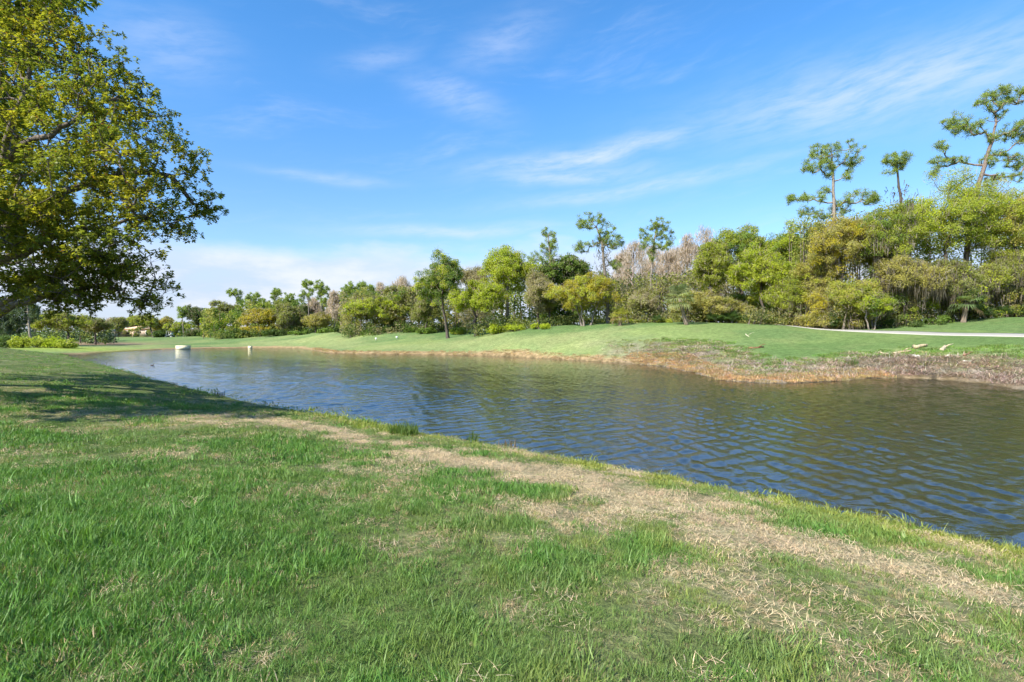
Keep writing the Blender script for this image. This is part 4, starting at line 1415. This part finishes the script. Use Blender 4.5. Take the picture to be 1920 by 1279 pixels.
palm('cabbage_palm', 'cabbage palm with grey green fan fronds in the middle of the wood', 1274, 61.5, 560, 36, 1, (0.30, 0.325, 0.15), basepx=1288)
palm('cabbage_palm', 'small yellowish palm at the right foot of the gold tree', 1163, 65, 594, 24, 2, (0.30, 0.29, 0.05), 20, basepx=1163)
palm('cabbage_palm', 'dark green palm with drooping fronds beside the cart path mound', 1812, 51.5, 568, 38, 3, (0.15, 0.205, 0.085), 24, basepx=1806)
PM = [(1340, 64.5, 24, 'palmetto clump right of the cabbage palm trunk'), (1372, 63.5, 26, 'palmetto clump second to the right of the cabbage palm'), (1405, 62.5, 22, 'palmetto clump third to the right of the cabbage palm'),
      (1232, 66, 16, 'palmetto clump left of the cabbage palm trunk'), (1845, 52.2, 26, 'palmetto clump behind the grass mound nearest the dark palm'), (1880, 52.4, 24, 'palmetto clump behind the grass mound in the middle'), (1915, 52.4, 24, 'palmetto clump behind the grass mound at the picture edge'),
      (1565, 55, 20, 'palmetto clump at the left end of the cart path'), (1668, 53, 16, 'palmetto clump beside the pale forked stems')]
for i, (px, d, r, lab) in enumerate(PM):
    palm('palmetto', lab, px, d, 0, r, 60 + i, (0.085, 0.135, 0.045), 14, False, 0.1, 'palmettos at the wood edge')


def bush(name, label, px, depth, top, wpx, sp, seed, leaf=0.2, group=None, cat='bush', ry=None, dens=1.0):
    rng = np.random.default_rng(seed)
    bx, by = PX(px, depth), depth
    bz = hz(bx, by)
    rx = wpx * depth / FOC / 2
    hgt = max(0.5, EYE - (top - HOR) / FOC * depth - bz)
    ry = ry or min(rx, 1.6)
    root = thing(name, label, cat, (bx, by, bz - 0.03), group)
    n = int(np.clip(rx * hgt * 9, 8, 60))
    a, q = rng.random(n) * 6.283, np.sqrt(rng.random(n))
    pts = np.stack([rx * 0.85 * q * np.cos(a), ry * 0.85 * q * np.sin(a), hgt * (0.18 + 0.68 * rng.random(n) * np.sqrt(1 - 0.7 * q * q))], -1)
    m = MB()
    for p in pts[:24]:
        m.ring([(p[0] * 0.35, p[1] * 0.35, -0.05), (p[0] * 0.7, p[1] * 0.7, p[2] * 0.6), tuple(p)], [0.035, 0.024, 0.012], (0.13, 0.105, 0.075), 4, False)
    ob('stems', m.me('stems', BARK, True), root)
    c1, c2 = (np.array(v) for v in SPEC[sp])
    per = int(60 * dens)
    cid = np.repeat(np.arange(n), per)
    r = 0.26 + 0.10 * hgt
    pos = pts[cid] + ball(rng, n * per) * r * np.array([1.2, 1.2, 1])
    nrm = unit(unit(pos) * 0.4 + np.array([0, 0, 0.6]) + rng.normal(size=pos.shape) * 0.6)
    mv = np.clip(rng.random(n)[cid] * 0.7 + rng.random(len(cid)) * 0.5, 0, 1)[:, None]
    col = (c1 * (1 - mv) + c2 * mv) * (0.8 + 0.4 * rng.random((len(cid), 1)))
    ok = pos[:, 2] > 0.02
    v, f, cc = cards(rng, pos[ok], nrm[ok], leaf, leaf * 0.5, col[ok])
    ob('leaves', mesh('leaves', v, f, LEAF, cc), root)


HB = [(8, 625, 40, 'deep', 'leftmost dark green clump of the hedge beyond the pond end'), (40, 628, 42, 'spring', 'second clump from the left of the yellow green hedge'), (74, 629, 44, 'spring', 'middle clump of the yellow green hedge'),
      (104, 630, 40, 'lime', 'second last clump of the yellow green hedge'), (128, 634, 32, 'spring', 'last clump of the hedge next to the brown mound')]
for i, (px, top, w, sp, lab) in enumerate(HB):
    bush('hedge_shrub', lab, px, 76.5, top, w, sp, 500 + i, 0.24, 'hedge shrubs beyond the pond end', 'hedge', 1.4)
SB = [(800, 92, 612, 40, 'green', 'low green shrub left of the slender fairway tree'), (862, 86, 612, 44, 'spring', 'yellow green shrub between slender and lime tree trunks'), (930, 75, 606, 36, 'lime', 'bright leafy ground shrub under the tall lime tree'),
      (968, 74, 604, 44, 'lime', 'bright leafy ground shrub right of the pale trunk'), (1015, 72, 606, 50, 'lime', 'bright leafy ground shrub left of the gold tree stems'), (1190, 68, 600, 50, 'spring', 'yellow green shrub right of the small yellowish palm'),
      (1250, 66.5, 598, 36, 'spring', 'yellow green shrub left of the cabbage palm trunk'), (1440, 61.5, 590, 40, 'green', 'green shrub on the mound crest right of the palmettos'), (1530, 58, 585, 34, 'lime', 'small yellow shrub near the left end of the cart path'),
      (1480, 60, 592, 36, 'olive', 'olive shrub on the mound crest under leaning stems'), (1760, 52, 590, 44, 'green', 'round leafed green shrub left of the dark palm'), (1590, 54.5, 600, 40, 'olive', 'olive shrub behind the cart path'),
      (1720, 52, 600, 32, 'deep', 'dark shrub behind the cart path left of the mound'), (300, 160, 618, 24, 'deep', 'dark bush behind the golf cart'), (450, 120, 618, 40, 'deep', 'dark bush under the crooked far pine'),
      (515, 117, 618, 50, 'deep', 'dark bush below the far yellow tree'), (560, 114, 620, 44, 'green', 'green bush at the foot of the dull olive tree'), (610, 110, 616, 40, 'green', 'green bush at the foot of the paired pines'), (640, 104, 612, 34, 'deep', 'dark bush left of the broad lime tree'),
      (770, 96, 610, 36, 'green', 'green bush at the right end of the broad lime tree'), (385, 138, 622, 30, 'green', 'green bush below the dark rounded tree'), (420, 136, 620, 34, 'green', 'green bush left of the crooked far pine')]
for i, (px, d, top, w, sp, lab) in enumerate(SB):
    bush('bush', lab, px, d, top, w, sp, 540 + i, 0.0032 * d, 'bushes along the wood edge')


# dense wood and undergrowth behind the front trees: one mass
def mass(name, label, rows, leafk, seed, cat='wood', stems=True, per=40):
    rng = np.random.default_rng(seed)
    V, F, C, o = [], [], [], 0
    SV, SF, so = [], [], 0
    for x0, x1, d0, d1, t0, t1, n, cols in rows:
        px = x0 + (x1 - x0) * rng.random(n)
        dd = d0 + (d1 - d0) * rng.random(n)
        u = (px - x0) / (x1 - x0)
        top = t0 + (t1 - t0) * u + (fbm(px, px * 0, 0.035, 3, seed) - 0.5) * 40
        x = PX(px, dd)
        gz = land(x, dd)[0]
        zt = np.maximum(EYE - (top - HOR) / FOC * dd, gz + 0.8)
        z = gz + 0.2 + (zt - gz - 0.2) * rng.random(n)
        c = np.stack([x, dd, z], -1)
        cid = np.repeat(np.arange(n), per)
        pos = c[cid] + ball(rng, n * per) * 0.9
        ok = pos[:, 2] > gz[cid] + 0.03
        nrm = unit(np.array([0, -0.2, 0.6]) + rng.normal(size=pos.shape) * 0.7)
        pick = rng.integers(0, len(cols), n)
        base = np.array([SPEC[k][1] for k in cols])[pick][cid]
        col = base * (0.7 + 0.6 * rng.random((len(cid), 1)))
        l = leafk * dd[cid]
        v, f, cc = cards(rng, pos[ok], nrm[ok], l[ok], l[ok] * 0.5, col[ok])
        V.append(v); F.append(f + o); C.append(cc); o += len(v)
        if stems:
            k = n // 22
            for j in range(k):
                a = np.array([x[j], dd[j], gz[j] - 0.2])
                b = np.array([x[j] + (rng.random() - 0.5) * 1.2, dd[j], zt[j] - 0.3])
                A = np.stack([a, (a + b) / 2 + (rng.random(3) - 0.5) * 0.4, b])
                vv, ff = tubes(A, np.array([-1, 0, 1]), 3, 0.07 + 0.07 * rng.random(), 0.02, 4)
                SV.append(vv); SF.append(ff + so); so += len(vv)
    r = thing(name, label, cat, (0, 60, 2))
    r['kind'] = 'stuff'
    off = np.array([0, 60, 2.0])
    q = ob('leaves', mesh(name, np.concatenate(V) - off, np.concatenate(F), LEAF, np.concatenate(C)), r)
    q['kind'] = 'stuff'
    if SV:
        v = np.concatenate(SV) - off
        q = ob('stems', mesh(name + '_stems', v, np.concatenate(SF), BARK, np.tile((0.16, 0.13, 0.10), (len(v), 1)), True), r)
        q['kind'] = 'stuff'


mass('woodland', 'dense mixed wood behind the front row of trees', [
    (1480, 2150, 58, 68, 420, 355, 1650, ('olive', 'spring', 'spring', 'rust')), (1150, 1500, 72, 84, 535, 470, 720, ('olive', 'rust', 'tan', 'tan', 'spring')), (960, 1180, 82, 94, 515, 515, 460, ('olive', 'green', 'spring')),
    (640, 960, 96, 112, 556, 535, 640, ('olive', 'green', 'tan', 'rust')), (380, 660, 126, 146, 576, 568, 500, ('olive', 'spring', 'rust', 'green')), (190, 400, 180, 205, 604, 596, 170, ('olive', 'spring', 'tan')), (-220, 215, 100, 125, 596, 604, 320, ('olive', 'deep', 'dusk'))], 0.0042, 900)
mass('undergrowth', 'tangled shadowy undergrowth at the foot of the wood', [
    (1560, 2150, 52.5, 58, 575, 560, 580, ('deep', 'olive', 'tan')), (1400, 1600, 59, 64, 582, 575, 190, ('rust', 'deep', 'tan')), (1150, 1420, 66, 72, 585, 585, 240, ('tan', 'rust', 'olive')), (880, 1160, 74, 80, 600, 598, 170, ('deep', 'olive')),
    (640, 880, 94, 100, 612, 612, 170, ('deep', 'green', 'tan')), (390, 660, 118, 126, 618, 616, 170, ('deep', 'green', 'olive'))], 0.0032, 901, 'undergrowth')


# ------------------------------------------------------------------ small things
def tuft(name, label, px, py, z, hpx, wpx, col, seed, n=60):
    d = (EYE - z) * FOC / (py - HOR)
    x = PX(px, d)
    gz = hz(x, d)
    rng = np.random.default_rng(seed)
    v, f, c = blade_clump(rng, n, hpx * d / FOC * 1.15, 0.022, wpx * d / FOC * 0.42, 0.5, 3)
    me = mesh(name, v, [q for t in f for q in t], LEAF, np.array(c) * np.array(col), False, [len(t) for t in f])
    ob(name, me, None, (x, d, gz), label, 'weeds')


tuft('grass_tuft', 'dense dark green grass tuft on the lip of the near bank', 758, 826, 0.42, 22, 70, (0.10, 0.17, 0.035), 1, 260)
tuft('weed', 'upright leafy weed at the water edge right of the dense tuft', 886, 838, 0.30, 26, 26, (0.075, 0.14, 0.03), 2, 34)
tuft('weed', 'thin brownish weed stalks standing in the water edge', 950, 850, 0.25, 22, 46, (0.19, 0.15, 0.09), 3, 26)
tuft('weed', 'dark weed clump farthest right on the shaded shoreline', 410, 741, 0.25, 12, 26, (0.10, 0.085, 0.05), 4, 50)
tuft('weed', 'brown weed clump in the middle of the shaded shoreline', 361, 727, 0.2, 9, 14, (0.17, 0.11, 0.06), 5, 40)
tuft('weed', 'small weed clump left on the shaded shoreline', 327, 720, 0.2, 8, 12, (0.10, 0.09, 0.06), 6, 30)
tuft('grass_tuft', 'dark green grass tuft on the far bank above the brush litter', 1596, 652, 1.8, 12, 28, (0.07, 0.14, 0.03), 7, 120)


def log(label, a, b, r, col, seed, group='cut logs on the far bank', name='fallen_branch'):
    """a, b: pixel x, y of the ends as they lie on the far bank"""
    rng = np.random.default_rng(seed)

    def drop(px, py):
        d = np.linspace(26, 62, 500)
        x = PX(px, d)
        z = land(x, d)[0]
        k = int(np.argmin(np.abs(HOR + (EYE - z) / d * FOC - py) + d * 0.01))
        best = np.array([x[k], d[k], z[k]])
        return best
    r *= 0.85
    p, q = drop(*a), drop(*b)
    q[1] = p[1] + np.clip(q[1] - p[1], -1.5, 1.5)
    q[2] = hz(q[0], q[1])
    m = MB()
    pts = [(p + (q - p) * t) + np.array([0, 0, r * 0.75]) + (rng.random(3) - 0.5) * r * 0.9 for t in np.linspace(0, 1, 6)]
    m.ring([w - p for w in pts], [r * (1.1 - 0.5 * t) * (0.85 + 0.3 * rng.random()) for t in np.linspace(0, 1, 6)], col, 7)
    if np.linalg.norm(q - p) > 1.2:
        w = pts[3] - p
        m.ring([w, w + np.array([0.25, -0.1, 0.22]), w + np.array([0.55, -0.15, 0.3])], [r * .5, r * .35, r * .15], col, 5)
    ob(name, m.me(name, BARK, True), None, tuple(p), label, 'log', group)


log('long pale log lying left along the top of the brush bank', (1672, 664), (1708, 659), 0.10, (0.42, 0.32, 0.2), 1)
log('short pale log at the left end of the brush bank', (1648, 663), (1666, 665), 0.10, (0.44, 0.35, 0.24), 2)
log('thick pale log end on the brush bank crest', (1714, 654), (1736, 650), 0.17, (0.46, 0.37, 0.22), 3)
log('pale upright cut stump piece right of the thick log end', (1765, 660), (1774, 652), 0.15, (0.45, 0.38, 0.25), 4)
log('white chip of wood below the thick log end', (1712, 669), (1724, 670), 0.11, (0.6, 0.56, 0.48), 5)
log('small white stick in the middle of the brush bank', (1774, 669), (1782, 667), 0.07, (0.6, 0.56, 0.5), 6)
log('thin grey stick low on the right of the brush bank', (1805, 679), (1824, 678), 0.06, (0.5, 0.45, 0.4), 7)
log('rusty brown branch pile left on the far bank', (1405, 654), (1432, 652), 0.10, (0.24, 0.12, 0.06), 8)
log('rusty brown stick right on the brush bank', (1806, 668), (1822, 662), 0.08, (0.26, 0.15, 0.09), 9)
log('pale stake lying on the mown mound', (1398, 627), (1409, 634), 0.05, (0.62, 0.56, 0.4), 10, 'pale stakes on the grass', 'stake')


def concrete_block(label, px0, px1, px2, y0, y1, depth):
    """headwall with its sunny face px0..px1 and its shaded side px1..px2"""
    x0, x1, x2 = PX(px0, depth), PX(px1, depth), PX(px2, depth)
    h = (y1 - y0) / FOC * depth
    z0 = EYE - (y1 - HOR) / FOC * depth
    loc = np.array([x1, depth, max(z0, -0.2)])
    root = thing('headwall', label, 'concrete block', loc, 'concrete headwalls at the far waterline')
    w = x1 - x0
    s = x2 - x1
    # corner nearest to the camera at x1
    v = [(0, 0, 0), (-w, w * 0.9, 0), (s - w, w * 0.9 + s * 1.6, 0), (s, s * 1.6, 0)]
    v = v + [(a, b, h) for a, b, _ in v]
    m = MB()
    c = (0.80, 0.73, 0.46)
    m.add(v, [(3, 2, 1, 0), (4, 5, 6, 7), (0, 1, 5, 4), (1, 2, 6, 5), (2, 3, 7, 6), (3, 0, 4, 7)][::1], c)
    ob('wall', m.me('wall', PAINT), root)
    m = MB()
    cx, cy = (s - w) / 2, (w * .9 + s * 1.6) / 2
    cap = [((a - cx) * 1.06 + cx, (b - cy) * 1.06 + cy, h + q) for q in (0.003, 0.05) for a, b, _ in v[:4]]
    m.add(cap, [(3, 2, 1, 0), (4, 5, 6, 7), (0, 1, 5, 4), (1, 2, 6, 5), (2, 3, 7, 6), (3, 0, 4, 7)], (0.78, 0.71, 0.46))
    ob('cap', m.me('cap', PAINT), root)


concrete_block('larger cream concrete headwall with dark right side at the far water edge', 320, 336, 347, 649, 656, 86)
concrete_block('smaller cream concrete headwall at the far water edge', 462, 468, 471, 649.5, 653.5, 94)


def house(label, px, depth, wpx, wall_h, roof_h, wallc, roofc, seed, deep=9.0):
    x, w = PX(px, depth), wpx * depth / FOC
    z = hz(x, depth)
    root = thing('house', label, 'house', (x, depth, z - 0.1))
    m = MB()
    m.box((0, deep / 2, wall_h / 2), (w / 2, deep / 2, wall_h / 2), wallc)
    ob('wall', m.me('wall', PAINT), root)
    m = MB()
    a, b, e = w / 2 + 0.5, deep / 2 + 0.5, wall_h + 0.01
    r = max(0.5, a - b)
    m.add([(-a, deep / 2 - b, e), (a, deep / 2 - b, e), (a, deep / 2 + b, e), (-a, deep / 2 + b, e), (-r, deep / 2, e + roof_h), (r, deep / 2, e + roof_h)],
          [(3, 2, 1, 0), (0, 1, 5, 4), (1, 2, 5), (2, 3, 4, 5), (3, 0, 4)], roofc)
    ob('roof', m.me('roof', PAINT), root)
    k = max(2, int(w / 3))
    for i in range(k):
        cx = -w / 2 + w * (i + 0.5) / k
        m = MB()
        hh = 0.7 if i != k // 2 else 1.05
        cz = 1.55 if i != k // 2 else 1.1
        m.box((cx, -0.03, cz), (0.75, 0.05, hh), (0.7, 0.68, 0.62))
        o = ob('window' if i != k // 2 else 'door', m.me('window', PAINT), root)
        m = MB()
        m.box((cx, -0.07, cz), (0.62, 0.03, hh - 0.12), (0.03, 0.035, 0.04))
        ob('pane', m.me('pane', PAINT), o)


house('pink cream house with pale orange roof half hidden by the far trees', 258, 186, 56, 2.7, 1.5, (0.62, 0.46, 0.36), (0.62, 0.42, 0.25), 1)
house('low grey roofed house left of the pink house', 184, 178, 38, 1.9, 1.3, (0.55, 0.5, 0.44), (0.34, 0.29, 0.26), 2)
house('small pale house between the grey roof and the pink house', 210, 186, 18, 2.2, 1.0, (0.66, 0.62, 0.56), (0.5, 0.44, 0.4), 3, 6)
house('pale grey house end right of the pink house', 296, 190, 16, 3.0, 1.6, (0.55, 0.52, 0.5), (0.45, 0.42, 0.42), 4, 6)


def golf_cart(px, depth):
    x = PX(px, depth)
    z = hz(x, depth)
    root = thing('golf_cart', 'dark golf cart with white roof supports parked on the far fairway', 'golf cart', (x, depth, z))
    m = MB()
    m.box((0, 0, 0.5), (1.15, 0.55, 0.18), (0.03, 0.05, 0.045))
    m.box((-0.85, 0, 0.78), (0.3, 0.5, 0.12), (0.03, 0.05, 0.045), 0, 0.8)
    ob('body', m.me('body', PAINT), root)
    m = MB()
    m.box((0.3, 0, 0.83), (0.3, 0.5, 0.07), (0.7, 0.68, 0.6))
    m.box((0.62, 0, 1.12), (0.06, 0.5, 0.25), (0.7, 0.68, 0.6))
    ob('seat', m.me('seat', PAINT), root)
    m = MB()
    m.box((0.05, 0, 1.85), (0.9, 0.6, 0.04), (0.05, 0.06, 0.05), 0, 0.92)
    r = ob('roof', m.me('roof', PAINT), root)
    for sx in (-0.65, 0.75):
        for sy in (-0.5, 0.5):
            m = MB()
            m.ring([(sx, sy, 0.6), (sx, sy, 1.82)], [0.03, 0.03], (0.7, 0.7, 0.7), 6)
            ob('post', m.me('post', PAINT), root)
    for sx in (-0.8, 0.8):
        for sy in (-0.52, 0.52):
            m = MB()
            m.ring([(sx, sy - 0.1, 0.24), (sx, sy + 0.1, 0.24)], [0.24, 0.24], (0.02, 0.02, 0.02), 14)
            w = ob('wheel', m.me('wheel', PAINT), root)
            m = MB()
            m.ring([(sx, sy - 0.115, 0.24), (sx, sy + 0.115, 0.24)], [0.14, 0.14], (0.75, 0.75, 0.75), 12)
            ob('rim', m.me('rim', PAINT), w)


golf_cart(318, 160)


def marker(label, px, depth):
    x = PX(px, depth)
    m = MB()
    m.ring([(0, 0, -0.1), (0, 0, 0.12), (0, 0, 0.16), (0, 0, 0.36), (0, 0, 0.42)], [0.05, 0.05, 0.14, 0.16, 0.06], (0.8, 0.8, 0.78), 10)
    ob('tee_marker', m.me('tee_marker', PAINT, True), None, (x, depth, hz(x, depth)), label, 'tee marker', 'tee markers')


marker('white tee marker on the left of the green slope', 705, 88)
marker('white tee marker on the right of the green slope', 744, 87)


def duck(px, py):
    d = EYE * FOC / (py - HOR)
    x = PX(px, d)
    root = thing('duck', 'small dark duck floating near the left end of the pond', 'duck', (x, d, 0))
    m = MB()
    m.ring([(-0.24, 0, 0.10), (-0.16, 0, 0.07), (0, 0, 0.05), (0.14, 0, 0.06), (0.21, 0, 0.12), (0.22, 0, 0.20), (0.25, 0, 0.25), (0.31, 0, 0.245), (0.33, 0, 0.24)], [0.015, 0.06, 0.095, 0.085, 0.05, 0.036, 0.05, 0.035, 0.014], (0.05, 0.04, 0.03), 10)
    ob('body', m.me('body', PAINT, True), root)
    m = MB()
    m.ring([(0.325, 0, 0.24), (0.37, 0, 0.232), (0.40, 0, 0.228)], [0.016, 0.014, 0.004], (0.3, 0.25, 0.1), 6)
    ob('beak', m.me('beak', PAINT, True), root)
    root.scale = (0.62, 0.62, 0.62)


duck(285, 686)
